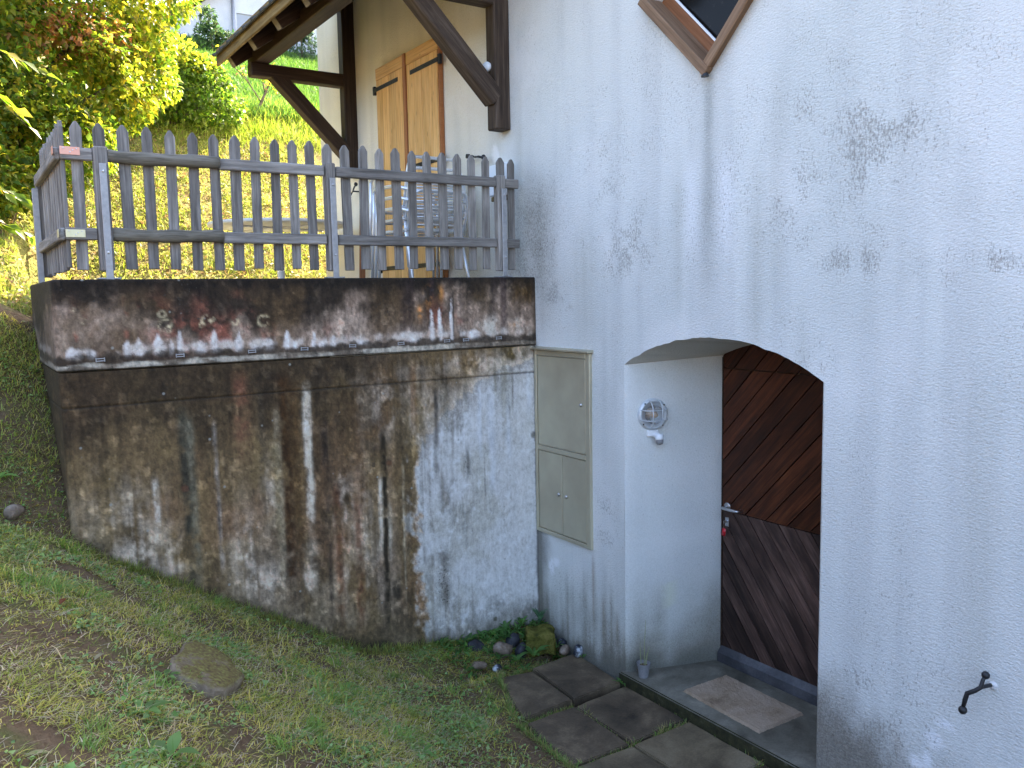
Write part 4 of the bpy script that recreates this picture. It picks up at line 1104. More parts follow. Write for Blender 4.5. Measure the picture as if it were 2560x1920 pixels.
cl = ['topmost', 'second from the top', 'third from the top', 'lowest']
def chair():
    c = empty('stacking_chair', (0, 0, 0), 'x', 'chair', 'aluminium chairs stacked by the shutters')
    I = Matrix.Identity(4)
    def P(name, pts, r, mat=M_alu):
        V, F = tube(pts, r, 8); return add(name, V, F, mat, c, I, smooth=True)
    for s in (-1, 1):
        P('leg', bend([(s * .275, .27, 0), (s * .262, .235, .45), (s * .262, .215, .66)], .05), .0125)
        P('leg', bend([(s * .245, -.30, 0), (s * .215, -.20, .43)], .05), .0125)
        P('armrest', bend([(s * .262, .215, .66), (s * .265, .18, .685), (s * .262, -.14, .675), (s * .225, -.26, .64)], .05), .013)
    P('backrest_frame', bend([(-.215, -.20, .43), (-.225, -.27, .66), (-.21, -.30, .79), (.21, -.30, .79), (.225, -.27, .66), (.215, -.20, .43)], .07, 5), .0125)
    g = G()
    for k in range(4):
        z = .55 + .055 * k; yb = -.235 - (z - .55) * .28
        g.put(*tube([(-.218, yb, z), (-.1, yb - .02, z), (.1, yb - .02, z), (.218, yb, z)], .007, 6))
    g.obj('backrest', M_alu, c, I, smooth=True)
    g = G()
    for k in range(9):
        y = -.19 + .05 * k
        g.put(*cbox(.47, .032, .006, .002), M=Matrix.Translation((0, y, .44 + .008 * math.cos(k))))
    g.put(*tube(bend([(-.24, -.21, .435), (-.24, .235, .435), (.24, .235, .435), (.24, -.21, .435), (-.24, -.21, .435)], .05, 4), .010, 8))
    g.obj('seat', M_alu, c, I)
    return c
ch0 = chair()
kids = [o for o in bpy.data.objects if o.parent == ch0]
for i in range(4):
    if i == 0: c = ch0
    else:
        c = ch0.copy(); col.objects.link(c)
        for q in kids:
            w = q.copy(); col.objects.link(w); w.parent = c
            w.matrix_parent_inverse = Matrix.Identity(4)
    lvl = 3 - i
    c.matrix_basis = Matrix.Translation((3.06 - .006 * lvl, 5.80 + .03 * lvl, 2.37 + .082 * lvl)) @ Matrix.Rotation(R(3 - 1.5 * i), 4, 'Z')
    W[c] = c.matrix_basis.copy()
    c['label'] = ('aluminium armchair at the %s of the stack behind the pickets' % ('top' if i == 0 else 'bottom')) if i in (0, 3) else ('aluminium armchair, %s in the stack behind the pickets' % cl[i])
o = beam('wooden_slat', (3.30, 7.55, 2.37), (3.37, 7.62, 3.25), .06, .022, M_winred, None, (0, 1, 0)); tag(o, 'brown wooden slat leaning on the house wall beside the table', 'slat')

# ------------------------------------------------------------------ step, mat, pot, paving
stp = [(3.372, 3.935), (3.40, 3.935), (3.412, 3.915), (3.95, 3.73), (4.02, 3.70), (4.09, 3.70), (4.09, 2.65), (3.95, 2.66), (3.41, 2.47), (3.40, 1.6), (3.385, 1.6)]
V, F = prism(stp[::-1], .20)
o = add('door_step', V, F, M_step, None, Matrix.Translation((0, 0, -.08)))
bm = bmesh.new(); bm.from_mesh(o.data); bmesh.ops.bevel(bm, geom=[e for e in bm.edges if all(v.co.z > .05 for v in e.verts)], offset=.008, segments=2, affect='EDGES'); bm.to_mesh(o.data); bm.free()
tag(o, kind='structure')
bmm = bmesh.new(); bmesh.ops.create_grid(bmm, x_segments=40, y_segments=64, size=.5)
for v in bmm.verts:
    e = .004 * (vn(v.co.x * 30, v.co.y * 30, 3) - .5)
    v.co = Vector((v.co.x * .365, v.co.y * .59, .014 + e))
    if abs(v.co.x) > .181 or abs(v.co.y) > .294: v.co.z = 0; v.co.x += .006 * (random.random() - .5); v.co.y += .006 * (random.random() - .5)
V = [tuple(v.co) for v in bmm.verts]; bmm.verts.index_update(); F = [[v.index for v in f.verts] for f in bmm.faces]; bmm.free()
o = add('doormat', V, F, M_mat, None, Matrix.Translation((3.674, 3.205, .021)) @ Matrix.Rotation(R(-1.5), 4, 'Z')); tag(o, 'tan coir doormat with a darker worn edge on the step', 'doormat')

pot = empty('plant_pot', (3.447, 3.79, .02), 'small grey plastic plant pot with a thin stem, standing on the step', 'plant pot')
Mp = Matrix.Translation((3.447, 3.79, .021))
V, F = lathe([(.030, 0), (.038, .072), (.042, .074), (.044, .090), (.041, .090), (.037, .076), (.003, .074)], 24); add('pot', V, F, M_greypl, pot, Mp, smooth=False)
V, F = lathe([(.037, .070), (.02, .078), (.003, .076)], 14); add('potting_soil', V, F, M_soil, pot, Mp)
g = G()
for dx, dy, h in ((.005, .0, .29), (-.008, .012, .15), (.014, -.006, .12), (.0, -.014, .09)):
    g.put(*tube([(dx, dy, .07), (dx * 1.6, dy * 1.3, .07 + h * .5), (dx * 2.2 + .008, dy * 1.7, .07 + h)], [.0025, .002, .001], 5))
tst = plain('dry_stem', (.28, .30, .14), .7, .2); g.obj('stem', tst, pot, Mp)

pav = empty('paving', (2.97, 3.5, -.05), kind='structure')
def slab(c4, z, mat, th=.055):
    # c4: corners in order, slightly irregular, with a bevelled worn edge
    cx = sum(p[0] for p in c4) / 4; cy = sum(p[1] for p in c4) / 4
    pts = []
    for a, b in zip(c4, c4[1:] + c4[:1]):
        for t in (0, .25, .5, .75):
            j = .004 if t else .006
            pts.append((a[0] + (b[0] - a[0]) * t - cx + random.uniform(-j, j), a[1] + (b[1] - a[1]) * t - cy + random.uniform(-j, j)))
    V, F = prism(pts, th)
    o = add('paving_slab', V, F, mat, pav, Matrix.Translation((cx, cy, z - th / 2)) @ Matrix.Rotation(R(random.uniform(-.5, .5)), 4, 'X') @ Matrix.Rotation(R(random.uniform(-.5, .5)), 4, 'Y'))
    bm = bmesh.new(); bm.from_mesh(o.data)
    if bm.calc_volume() < 0: bmesh.ops.reverse_faces(bm, faces=bm.faces[:])
    bmesh.ops.bevel(bm, geom=[e for e in bm.edges if all(v.co.z > 0 for v in e.verts)], offset=.006, segments=2, affect='EDGES'); bm.to_mesh(o.data); bm.free()
slab([(2.60, 3.885), (2.972, 3.905), (3.00, 4.36), (2.775, 4.41)], -.036, M_slab)
slab([(2.985, 3.900), (3.368, 3.920), (3.388, 4.41), (3.03, 4.40)], -.034, M_slab)
slab([(2.535, 3.345), (2.932, 3.342), (2.945, 3.850), (2.60, 3.842)], -.048, M_slab)
slab([(2.950, 3.345), (3.366, 3.345), (3.366, 3.875), (2.958, 3.850)], -.050, M_slab)
slab([(2.53, 2.80), (2.93, 2.80), (2.93, 3.318), (2.55, 3.322)], -.050, M_slabtan)
slab([(2.948, 2.80), (3.366, 2.80), (3.366, 3.318), (2.945, 3.318)], -.048, M_slabtan)
slab([(2.53, 2.27), (2.93, 2.27), (2.93, 2.785), (2.53, 2.785)], -.052, M_slab)
slab([(2.948, 2.27), (3.366, 2.27), (3.366, 2.785), (2.948, 2.785)], -.050, M_slab)

# ------------------------------------------------------------------ stones
def stone(name, p, size, mat, label, cat, seed, rot=0., flat=0., group=None, sharp=.0):
    bm = bmesh.new(); bmesh.ops.create_icosphere(bm, subdivisions=3, radius=1)
    rr = np.random.default_rng(seed); ax = rr.normal(size=(9, 3)); ax /= np.linalg.norm(ax, axis=1)[:, None]; dd_ = rr.uniform(.62, .95, 9)
    for v in bm.verts:
        c = np.array(v.co)
        for a, d in zip(ax, dd_):
            k = c @ a
            if k > d: c = c - a * (k - d) * .9
        c = c * (1 + .10 * (fbm(c[0] * 3 + seed, c[1] * 3 + c[2] * 2, seed % 9) - .5))
        v.co = Vector((c[0] * size[0], c[1] * size[1], c[2] * size[2]))
    V = [tuple(v.co) for v in bm.verts]; bm.verts.index_update(); F = [[v.index for v in f.verts] for f in bm.faces]; bm.free()
    o = add(name, V, F, mat, None, Matrix.Translation(p) @ Matrix.Rotation(R(rot), 4, 'Z') @ Matrix.Rotation(R(flat), 4, 'X'), smooth=True)
    return tag(o, label, cat, group)
def lz(x, y): return float(lawn_z(x, y))
mb = cbox(.19, .15, .155, .02, 3)
bm = bmesh.new(); bmesh.ops.create_cube(bm, size=1); bmesh.ops.subdivide_edges(bm, edges=bm.edges[:], cuts=9, use_grid_fill=True)
for v in bm.verts:
    c = v.co.copy(); r = c.length; q = Vector((max(-.42, min(.42, c.x)), max(-.42, min(.42, c.y)), max(-.42, min(.42, c.z))))
    d = (c - q); c = q + (d.normalized() * .08 if d.length > 1e-6 else d)
    k = 1 + .14 * (float(fbm(c.x * 4 + 3, c.y * 4 + c.z * 5, 13)) - .5)
    v.co = Vector((c.x * .20 * k, c.y * .15 * k, c.z * .16 * k + .012 * math.sin(c.x * 7)))
V = [tuple(v.co) for v in bm.verts]; bm.verts.index_update(); F = [[v.index for v in f.verts] for f in bm.faces]; bm.free()
o = add('mossy_block', V, F, M_mossy, None, Matrix.Translation((3.235, 4.60, .035)) @ Matrix.Rotation(R(-32), 4, 'Z') @ Matrix.Rotation(R(5), 4, 'X'), smooth=True); tag(o, 'squared stone block covered in green moss in the wall corner', 'stone block')
stone('stone', (2.955, 4.655, .02), (.09, .065, .058), M_stone, 'rounded brown stone with white flecks left of the mossy block', 'stone', 11, 20)
stone('stone', (3.075, 4.60, .0), (.06, .045, .055), M_darkstone, 'dark pointed stone leaning between brown stone and mossy block', 'stone', 12, 50)
stone('stone', (3.07, 4.70, .04), (.07, .05, .06), M_darkstone, 'dark stone behind the brown stone, half hidden by leaves', 'stone', 15, 10)
stone('stone', (2.80, 4.735, .055), (.07, .045, .045), M_darkstone, 'low dark stone at the left end of the weed bed by the wall', 'stone', 13, -20)
stone('stone', (2.735, 4.60, -.01), (.06, .04, .03), M_stone, 'flat brown stone sunk in the grass before the weed bed', 'stone', 14, -40)
stone('stone', (2.83, 4.52, -.03), (.035, .028, .028), M_bwstone, 'small black and white pebble in the grass before the brown stone', 'stone', 16, 0)
stone('stone', (3.372, 4.355, .008), (.046, .036, .042), M_bwstone, 'glossy black stone with a white edge on the paving by the house wall', 'stone', 21, 30)
stone('stone', (3.335, 4.455, -.008), (.06, .035, .03), M_stone, 'long brown stone behind the black and white stone', 'stone', 18, 30)
stone('stone', (3.362, 4.52, .012), (.032, .03, .032), M_bwstone, 'little grey white stone against the house wall behind the larger stones', 'stone', 24, 0)
stone('stone', (3.335, 4.60, .03), (.05, .035, .03), M_darkstone, 'flat dark stone beside the right side of the mossy block', 'stone', 20, 60)
stone('stone', (3.352, 4.68, .05), (.04, .035, .035), M_darkstone, 'dark blue grey stone wedged behind the mossy block at the wall', 'stone', 26, 60)

# rough slab lying in the grass
def slope_M(x, y, z, rot=0.):
    e = .15
    gx = (lz(x + e, y) - lz(x - e, y)) / (2 * e); gy = (lz(x, y + e) - lz(x, y - e)) / (2 * e)
    n = Vector((-gx, -gy, 1)).normalized()
    q = Vector((0, 0, 1)).rotation_difference(n)
    return Matrix.Translation((x, y, z)) @ q.to_matrix().to_4x4() @ Matrix.Rotation(R(rot), 4, 'Z')
tms = NT('slab_stone_with_moss', .92, .15)
vv = tms.coords((1, 1, 1), rand=False)
nn = tms.noise(vv, 11, 6, .65); n3 = tms.noise(vv, 60, 4, .6); nm = tms.noise(vv, 7, 5, .65)
cst = tms.ramp(nn, [(.3, (.15, .11, .075)), (.5, (.29, .225, .16)), (.7, (.47, .39, .30))])
sepn = tms.n('ShaderNodeSeparateXYZ'); tms.l(vv, sepn.inputs[0])
mrs = tms.n('ShaderNodeMapRange'); mrs.inputs['From Min'].default_value = .022; mrs.inputs['From Max'].default_value = .033; tms.l(sepn.outputs[2], mrs.inputs['Value'])
mz = tms.n('ShaderNodeMath', operation='MULTIPLY'); tms.l(mrs.outputs[0], mz.inputs[0]); tms.l(tms.ramp(nm, [(.37, 0.), (.45, .95)]), mz.inputs[1])
tms.color(tms.mix(mz.outputs[0], cst, tms.ramp(n3, [(.3, (.09, .055, .032)), (.5, (.17, .13, .045)), (.7, (.27, .27, .07))])))
tms.bump(nn, .8, .02); tms.bump(n3, .9, .01)
poly = [(-.185, -.12), (-.15, -.19), (-.05, -.235), (.03, -.225), (.17, -.055), (.18, .0), (.145, .07), (.155, .13), (.10, .21), (.0, .245), (-.06, .20), (-.10, .08), (-.16, .0)]
bm = bmesh.new()
rings = []
for zz, k in ((-.08, .95), (-.03, 1.0), (.008, 1.0), (.024, .975), (.033, .91), (.036, .80), (.038, .5), (.039, .2)):
    rr_ = []
    for i, (px_, py_) in enumerate(poly):
        for t in (0, .5):
            q = poly[(i + 1) % len(poly)]
            x = px_ * (1 - t) + q[0] * t; y = py_ * (1 - t) + q[1] * t
            j = 1 + .07 * (random.random() - .5)
            rr_.append(bm.verts.new((x * k * j, y * k * j, zz + (.010 if zz < .03 else .005) * (random.random() - .5))))
    rings.append(rr_)
for a, b in zip(rings, rings[1:]):
    n = len(a)
    for i in range(n): bm.faces.new((a[i], a[(i + 1) % n], b[(i + 1) % n], b[i]))
bm.faces.new(rings[-1]); bm.faces.new(rings[0][::-1])
bm.verts.index_update()
V = [tuple(v.co) for v in bm.verts]; F = [[v.index for v in f.verts] for f in bm.faces]; bm.free()
o = add('stone_slab', V, F, tms.m, smooth=True, M= slope_M(.815, 3.70, lz(.815, 3.70) + .012) @ Matrix.Rotation(R(-5), 4, 'Y'))
tag(o, 'rough pale stone slab with moss on top lying in the lawn', 'stone slab')
stone('stone', (.205, 4.86, lz(.205, 4.86) + .02), (.05, .04, .042), M_stone, 'brown stone on the grass bank left of the concrete wall', 'stone', 33, 20)

# ------------------------------------------------------------------ foliage builders
def unit(v): return v / np.maximum(np.linalg.norm(v, axis=1, keepdims=True), 1e-9)
def leaves(P, D, N, L, Wd, C, fold=.22, droop=.15):
    n = len(P); D = unit(D); S = unit(np.cross(D, N)); N = np.cross(S, D)
    L = np.asarray(L)[:, None]; Wd = np.asarray(Wd)[:, None]
    b = P; mid = P + D * L * .48 - N * L * .02; tip = P + D * L - N * L * droop
    l1 = P + D * L * .42 + S * Wd * .5 + N * Wd * fold; r1 = P + D * L * .42 - S * Wd * .5 + N * Wd * fold
    V = np.stack([b, l1, mid, r1, tip], 1).reshape(-1, 3)
    k = np.arange(n)[:, None] * 5
    T = np.concatenate([k + np.array([[0, 1, 2]]), k + np.array([[0, 2, 3]]), k + np.array([[1, 4, 2]]), k + np.array([[2, 4, 3]])])
    return V, T, np.repeat(C, 5, 0)
def blades(P, H, Wd, az, lean, C, curl=.6):
    n = len(P)
    d = np.stack([np.cos(az), np.sin(az), np.zeros(n)], 1); s = np.stack([-np.sin(az), np.cos(az), np.zeros(n)], 1)
    H = H[:, None]; Wd = Wd[:, None]; le = lean[:, None]; up = np.array([[0, 0, 1.]])
    m = P + (d * np.sin(le) + up * np.cos(le)) * H * .55
    l2 = np.minimum(le * (1 + curl) + .2, 1.62)
    t = m + (d * np.sin(l2) + up * np.cos(l2)) * H * .45
    V = np.stack([P - s * Wd * .5, P + s * Wd * .5, m - s * Wd * .42, m + s * Wd * .42, t], 1).reshape(-1, 3)
    k = np.arange(n)[:, None] * 5
    T = np.concatenate([k + np.array([[0, 1, 3]]), k + np.array([[0, 3, 2]]), k + np.array([[2, 3, 4]])])
    return V, T, np.repeat(C, 5, 0)
def join(parts):
    Vs, Ts, Cs = [], [], []; n = 0
    for V, T, C in parts:
        Vs.append(V); Ts.append(T + n); Cs.append(C); n += len(V)
    return np.concatenate(Vs), np.concatenate(Ts), np.concatenate(Cs)
def pick(cs, n, p=None, var=.25):
    cs = np.array(cs); i = rng.choice(len(cs), n, p=p)
    return cs[i] * (1 + var * (rng.random((n, 1)) * 2 - 1)) * (1 + .08 * (rng.random((n, 3)) * 2 - 1))

# ------------------------------------------------------------------ lawn
BARE = [(.44, 4.39, .17, .085, 1.), (.60, 4.33, .14, .07, 1.), (.12, 2.80, .13, .12, .9), (.22, 2.72, .12, .08, .7), (1.28, 4.02, .09, .06, .8), (2.50, 3.70, .08, .4, .8), (1.55, 4.30, .10, .05, .6), (.33, 4.68, .08, .06, .7), (.1, 5.35, .25, .08, .6), (1.9, 3.3, .12, .08, .5), (1.05, 3.05, .08, .06, .5), (.81, 3.71, .13, .17, 1.), (2.1, 4.2, .15, .1, .4), (2.45, 3.2, .12, .15, .7)]
def lawn_pts(n, cover=.0):
    X = rng.uniform(-.35, 3.37, n * 3); Y = rng.uniform(2.0, 6.05, n * 3)
    ok = (Y < 4.83) | (X < .44)
    ok &= ~((X > 2.50) & (Y < 4.42) & (X > 2.50 + .10 * (fbm(Y * 4, Y * 0 + 2, 71) - .3) + np.where(Y > 3.87, .06 + (Y - 3.87) * .3, 0)))
    ok &= (X < 2.66) | (Y > 4.40)
    X, Y = X[ok], Y[ok]
    dens = .22 + .95 * ss(.36, .62, fbm(X * 2.4, Y * 2.4, 72, 5))
    for x0, y0, rx, ry, a in BARE:
        dens = dens * (1 - a * np.exp(-(((X - x0) / rx) ** 2 + ((Y - y0) / ry) ** 2) ** 1.5) * 1.25)
    dens = np.maximum(dens, 0)
    k = rng.random(len(X)) < dens
    X, Y = X[k][:n], Y[k][:n]
    return X, Y, lawn_z(X, Y)
parts = []
X, Y, Z = lawn_pts(105000); n = len(X)
clump = fbm(X * 3.2, Y * 3.2, 73)
g1 = np.array([(.32, .355, .07), (.45, .445, .095), (.60, .51, .14), (.23, .27, .055)])
C = g1[np.clip((clump * 6 - 1.2 + rng.normal(0, .8, n)).astype(int), 0, 3)] * (1 + .3 * (rng.random((n, 1)) * 2 - 1))
dry = rng.random(n) < (.06 + .30 * ss(.5, .72, fbm(X * 2.7, Y * 2.7, 74)))
C[dry] = pick([(.62, .49, .28), (.50, .39, .21), (.68, .58, .38)], dry.sum())
H = rng.gamma(4, .0085, n) * (.7 + .8 * clump); H = np.clip(H, .012, .10)
parts.append(blades(np.stack([X, Y, Z - .004], 1), H, rng.uniform(.002, .0048, n), rng.uniform(0, 6.283, n), np.clip(rng.normal(1.1, .35, n), .1, 1.5), C))
# tufts of longer grass
tx, ty, _ = lawn_pts(130); m_ = len(tx)
ti = rng.integers(0, m_, 6500); X = tx[ti] + rng.normal(0, .022, 6500); Y = ty[ti] + rng.normal(0, .022, 6500); ok = (Y < 4.82) | (X < .43); X, Y, ti = X[ok], Y[ok], ti[ok]; n = len(X)
az0 = rng.uniform(0, 6.283, m_)[ti]
parts.append(blades(np.stack([X, Y, lawn_z(X, Y) - .004], 1), rng.uniform(.04, .11, n) * rng.uniform(.6, 1.1, m_)[ti], rng.uniform(.0025, .005, n), az0 + rng.normal(0, 1.0, n), np.abs(rng.normal(.8, .3, n)), pick([(.16, .28, .055), (.22, .34, .075), (.28, .36, .09)], n)))
n = 12000
X = rng.uniform(-.35, .445, n); Y = rng.uniform(4.7, 5.9, n); k = fbm(X * 5, Y * 5, 79) > .36; X, Y = X[k], Y[k]; n = len(X)
parts.append(blades(np.stack([X, Y, lawn_z(X, Y) - .004], 1), rng.uniform(.02, .07, n), rng.uniform(.003, .005, n), rng.uniform(0, 6.283, n), np.abs(rng.normal(1.0, .35, n)), pick([(.28, .38, .085), (.38, .45, .10), (.48, .46, .13), (.56, .46, .22)], n)))
# lying clippings
X, Y, Z = lawn_pts(16000); n = len(X)
parts.append(blades(np.stack([X, Y, Z + rng.uniform(.004, .018, n)], 1), rng.uniform(.03, .09, n), rng.uniform(.0016, .003, n), rng.uniform(0, 6.283, n), rng.uniform(1.3, 1.6, n), pick([(.50, .43, .29), (.40, .34, .21), (.30, .31, .15), (.58, .51, .37)], n), .05))
# tall tufts against the foot of the wall and by the paving edge
xe = rng.uniform(.46, 2.75, 3500); ye = 4.825 - np.abs(rng.normal(0, .03, 3500)); ze = lawn_z(xe, ye)
parts.append(blades(np.stack([xe, ye, ze - .004], 1), rng.uniform(.02, .085, 3500) * (.5 + fbm(xe * 6, ye, 75)), rng.uniform(.0025, .0045, 3500), rng.uniform(0, 6.283, 3500), np.abs(rng.normal(.5, .3, 3500)), pick([(.17, .23, .05), (.23, .27, .065), (.28, .27, .075)], 3500)))
V, T, C = join(parts)
tag(tri_mesh('grass', V, T, M_grass, None, C), kind='stuff')
# moss and clover
X, Y, Z = lawn_pts(30000); n = len(X)
k = fbm(X * 3.5, Y * 3.5, 76) > .50; X, Y, Z = X[k], Y[k], Z[k]; n = len(X)
az = rng.uniform(0, 6.283, n); el = rng.uniform(-.1, .7, n)
D = np.stack([np.cos(az) * np.cos(el), np.sin(az) * np.cos(el), np.sin(el)], 1); N = unit(rng.normal(0, .35, (n, 3)) + np.array([[0, 0, 1]]))
L = rng.uniform(.008, .022, n) * (1 + .5 * (rng.random(n) < .08))
cl1 = leaves(np.stack([X, Y, Z + rng.uniform(.002, .022, n)], 1), D, N, L, L * .95, pick([(.20, .34, .10), (.26, .38, .12), (.31, .40, .16), (.18, .29, .10)], n))
X, Y, Z = lawn_pts(26000); n = len(X)
k = fbm(X * 2.4 + 9, Y * 2.4, 77) > .52; X, Y, Z = X[k], Y[k], Z[k]; n = len(X)
ms = blades(np.stack([X, Y, Z - .002], 1), rng.uniform(.008, .02, n), rng.uniform(.003, .006, n), rng.uniform(0, 6.283, n), rng.uniform(.2, 1.3, n), pick([(.40, .39, .09), (.32, .33, .08), (.46, .42, .14)], n))
V, T, C = join([cl1, ms])
tag(tri_mesh('moss_and_clover', V, T, M_grass, None, C), kind='stuff')
# tufts in the paving joints
P_ = []
for (x0, y0, x1, y1, n, h) in ((2.60, 3.865, 2.97, 3.875, 420, .035), (2.94, 3.34, 2.952, 3.86, 260, .035), (2.56, 3.332, 2.95, 3.332, 260, .03), (2.95, 3.332, 3.36, 3.335, 420, .045), (2.98, 3.90, 3.01, 4.36, 160, .03), (2.50, 2.8, 2.53, 3.85, 1200, .05), (2.55, 3.9, 2.77, 4.4, 900, .045), (2.76, 4.42, 3.35, 4.46, 800, .05), (3.374, 2.4, 3.376, 3.86, 160, .045), (2.95, 3.70, 2.99, 3.84, 120, .05), (3.12, 3.33, 3.24, 3.335, 150, .06), (2.60, 3.87, 2.66, 3.9, 120, .055), (3.25, 2.79, 3.37, 2.80, 220, .06)):
    t = rng.random(n); x = x0 + (x1 - x0) * t + rng.normal(0, .008, n); y = y0 + (y1 - y0) * t + rng.normal(0, .008, n)
    k = fbm(x * 14, y * 14, 78) > .42; x, y = x[k], y[k]; n = len(x)
    P_.append(blades(np.stack([x, y, np.maximum(lawn_z(x, y), -.085) + .012], 1), rng.uniform(.4, 1.3, n) * h, rng.uniform(.002, .0035, n), rng.uniform(0, 6.283, n), np.abs(rng.normal(.7, .35, n)), pick([(.16, .27, .06), (.22, .33, .08), (.36, .29, .13), (.30, .27, .10)], n)))
V, T, C = join(P_)
tag(tri_mesh('joint_grass', V, T, M_grass, None, C), kind='stuff')

# ------------------------------------------------------------------ hillside grass
parts = []
n = 120000
X = rng.uniform(.0, 5.6, n); Y = rng.uniform(6.2, 14.5, n)
ok = (X / Y > .02) & (X / Y < .46) & ((X < .5) | (Y > 8.7)) & (hill_z(X, Y) > 2.3)
X, Y = X[ok], Y[ok]
k = rng.random(len(X)) < .35 + .8 * ss(.40, .62, fbm(X * 2.6, Y * 2.6, 81)) + ss(12.3, 13, Y); X, Y = X[k], Y[k]; n = len(X)
lush = ss(11.9, 12.8, Y + .9 * (fbm(X, Y, 82) - .5))
H = rng.uniform(.035, .11, n) * (1 + 1.3 * lush)
C = pick([(.14, .18, .03), (.19, .235, .04), (.25, .29, .055), (.30, .30, .08), (.22, .21, .06)], n)
Cl = pick([(.20, .28, .04), (.25, .32, .05), (.31, .34, .08)], n)
C = C * (1 - lush[:, None]) + Cl * lush[:, None]
parts.append(blades(np.stack([X, Y, hill_z(X, Y) - .005], 1), H, rng.uniform(.006, .011, n), rng.uniform(0, 6.283, n), np.abs(rng.normal(.75, .4, n)), C))
n = 90000
Y = 13.2 + 14.5 * rng.random(n) ** 1.3; X = Y * rng.uniform(.20, .50, n)
parts.append(blades(np.stack([X, Y, hill_z(X, Y) - .01], 1), rng.uniform(.10, .26, n), rng.uniform(.012, .024, n), rng.uniform(0, 6.283, n), np.abs(rng.normal(.5, .3, n)), pick([(.06, .13, .025), (.08, .16, .03), (.11, .18, .04), (.05, .10, .025)], n)))  # darker greens paint the shade lying on the upper meadow
# dry litter on the slope
n = 15000
X = rng.uniform(.0, 4.2, n); Y = rng.uniform(6.2, 12.8, n); ok = ((X < .5) | (Y > 8.7)) & (X / Y > .02); X, Y = X[ok], Y[ok]; n = len(X)
D = unit(rng.normal(0, 1, (n, 3)) * [1, 1, .35]); N = unit(rng.normal(0, .5, (n, 3)) + [[0, 0, 1]])
parts.append(leaves(np.stack([X, Y, hill_z(X, Y) + rng.uniform(.0, .05, n)], 1), D, N, rng.uniform(.03, .07, n), rng.uniform(.015, .035, n), pick([(.26, .18, .08), (.17, .11, .055), (.32, .28, .10), (.18, .22, .05), (.24, .27, .06)], n)))
V, T, C = join(parts)
tag(tri_mesh('slope_grass', V, T, M_grass, None, C), kind='stuff')

# ------------------------------------------------------------------ shrubs and trees
def shrub(name, base, lobes, n, Ls, palette, label, cat, stems, accents=(), hang=.35, group=None):
    t = empty(name, base, label, cat, group)
    vol = np.array([l[3] * l[4] + l[4] * l[5] + l[3] * l[5] for l in lobes]); vol = vol / vol.sum()
    idx = rng.choice(len(lobes), n, p=vol); Lb = np.array(lobes)[idx]
    d = unit(rng.normal(0, 1, (n, 3)))
    r = 1 - np.abs(rng.normal(0, .20, n)); r = r + .22 * (fbm(d[:, 0] * 3 + idx * 5.1, d[:, 1] * 3 + d[:, 2] * 4, 91) - .45)
    P = Lb[:, :3] + d * Lb[:, 3:6] * r[:, None]
    keep = fbm(P[:, 0] * 2.3 + P[:, 1] * .7, P[:, 2] * 2.6 + P[:, 1] * .9, 92) > .36
    P, d = P[keep], d[keep]; n = len(P)
    # leaves gather along twigs: jitter many of them towards a shared twig point
    q = np.round(P / .16) * .16
    P = P + (q - P) * (rng.random((n, 1)) * .45)
    D = unit(d * .7 + rng.normal(0, .6, (n, 3)) + [[0, 0, -hang]]); N = unit(d * .5 + rng.normal(0, .45, (n, 3)) + [[0, 0, .75]])
    L = rng.uniform(.65, 1.25, n) * Ls
    C = pick(palette, n, None, .3)
    for (c, rad, cols) in accents:
        k = (((P - np.array(c)) / rad) ** 2).sum(1) < 1 + rng.normal(0, .25, n)
        k &= rng.random(n) < .5
        C[k] = pick(cols, k.sum())
    V, T, CC = leaves(P, D, N, L, L * rng.uniform(.5, .68, n), C)
    tri_mesh('foliage', V, T, M_leaf, t, CC)
    for (pts, r0, r1) in stems:
        pts = bend(pts, .3, 3); m = len(pts)
        V, F = tube(pts, [r0 + (r1 - r0) * i / (m - 1) for i in range(m)], 7)
        add('branch', V, F, M_bark, t, smooth=True)
    return t
GREEN = [(.075, .13, .02), (.10, .17, .025), (.14, .21, .032), (.18, .23, .035), (.06, .10, .02)]
YEL = [(.27, .28, .04), (.22, .26, .035), (.33, .28, .045)]
RUST = [(.36, .17, .06), (.30, .13, .06), (.38, .22, .09)]
b0 = (.55, 9.7, float(hill_z(.55, 9.7)) - .05)
lob = [(.25, 9.35, 4.15, .95, .9, .75), (.9, 9.6, 4.75, .95, .85, .75), (.15, 9.4, 5.3, 1.0, .9, .85), (1.35, 9.9, 5.5, .8, .8, .65), (1.75, 10.1, 5.1, .55, .6, .42), (1.45, 9.75, 4.5, .55, .55, .40), (.85, 9.05, 3.85, .65, .5, .42), (-.7, 9.3, 4.5, .9, .9, 1.1), (1.05, 9.4, 6.1, 1.1, .9, .6), (.2, 8.6, 3.45, .5, .4, .33), (.55, 8.85, 3.55, .5, .4, .3), (1.15, 9.3, 4.05, .4, .4, .28), (2.1, 10.2, 5.75, .5, .5, .3), (1.95, 10.0, 4.75, .38, .4, .26)]
stems = [([b0, (.4, 9.6, 4.2), (.1, 9.4, 5.2), (-.1, 9.4, 6.0)], .06, .012), ([b0, (.8, 9.7, 4.4), (1.3, 9.85, 5.1), (1.9, 10.05, 5.5)], .05, .01), ([b0, (.9, 9.5, 4.1), (1.4, 9.7, 4.5), (1.8, 9.9, 4.8)], .035, .006), ([b0, (.1, 9.3, 3.9), (-.5, 9.2, 4.6)], .045, .01), ([b0, (.7, 9.3, 3.6), (.95, 9.0, 3.9)], .025, .006), ([b0, (.7, 9.5, 4.9), (1.0, 9.4, 6.2)], .045, .01)]
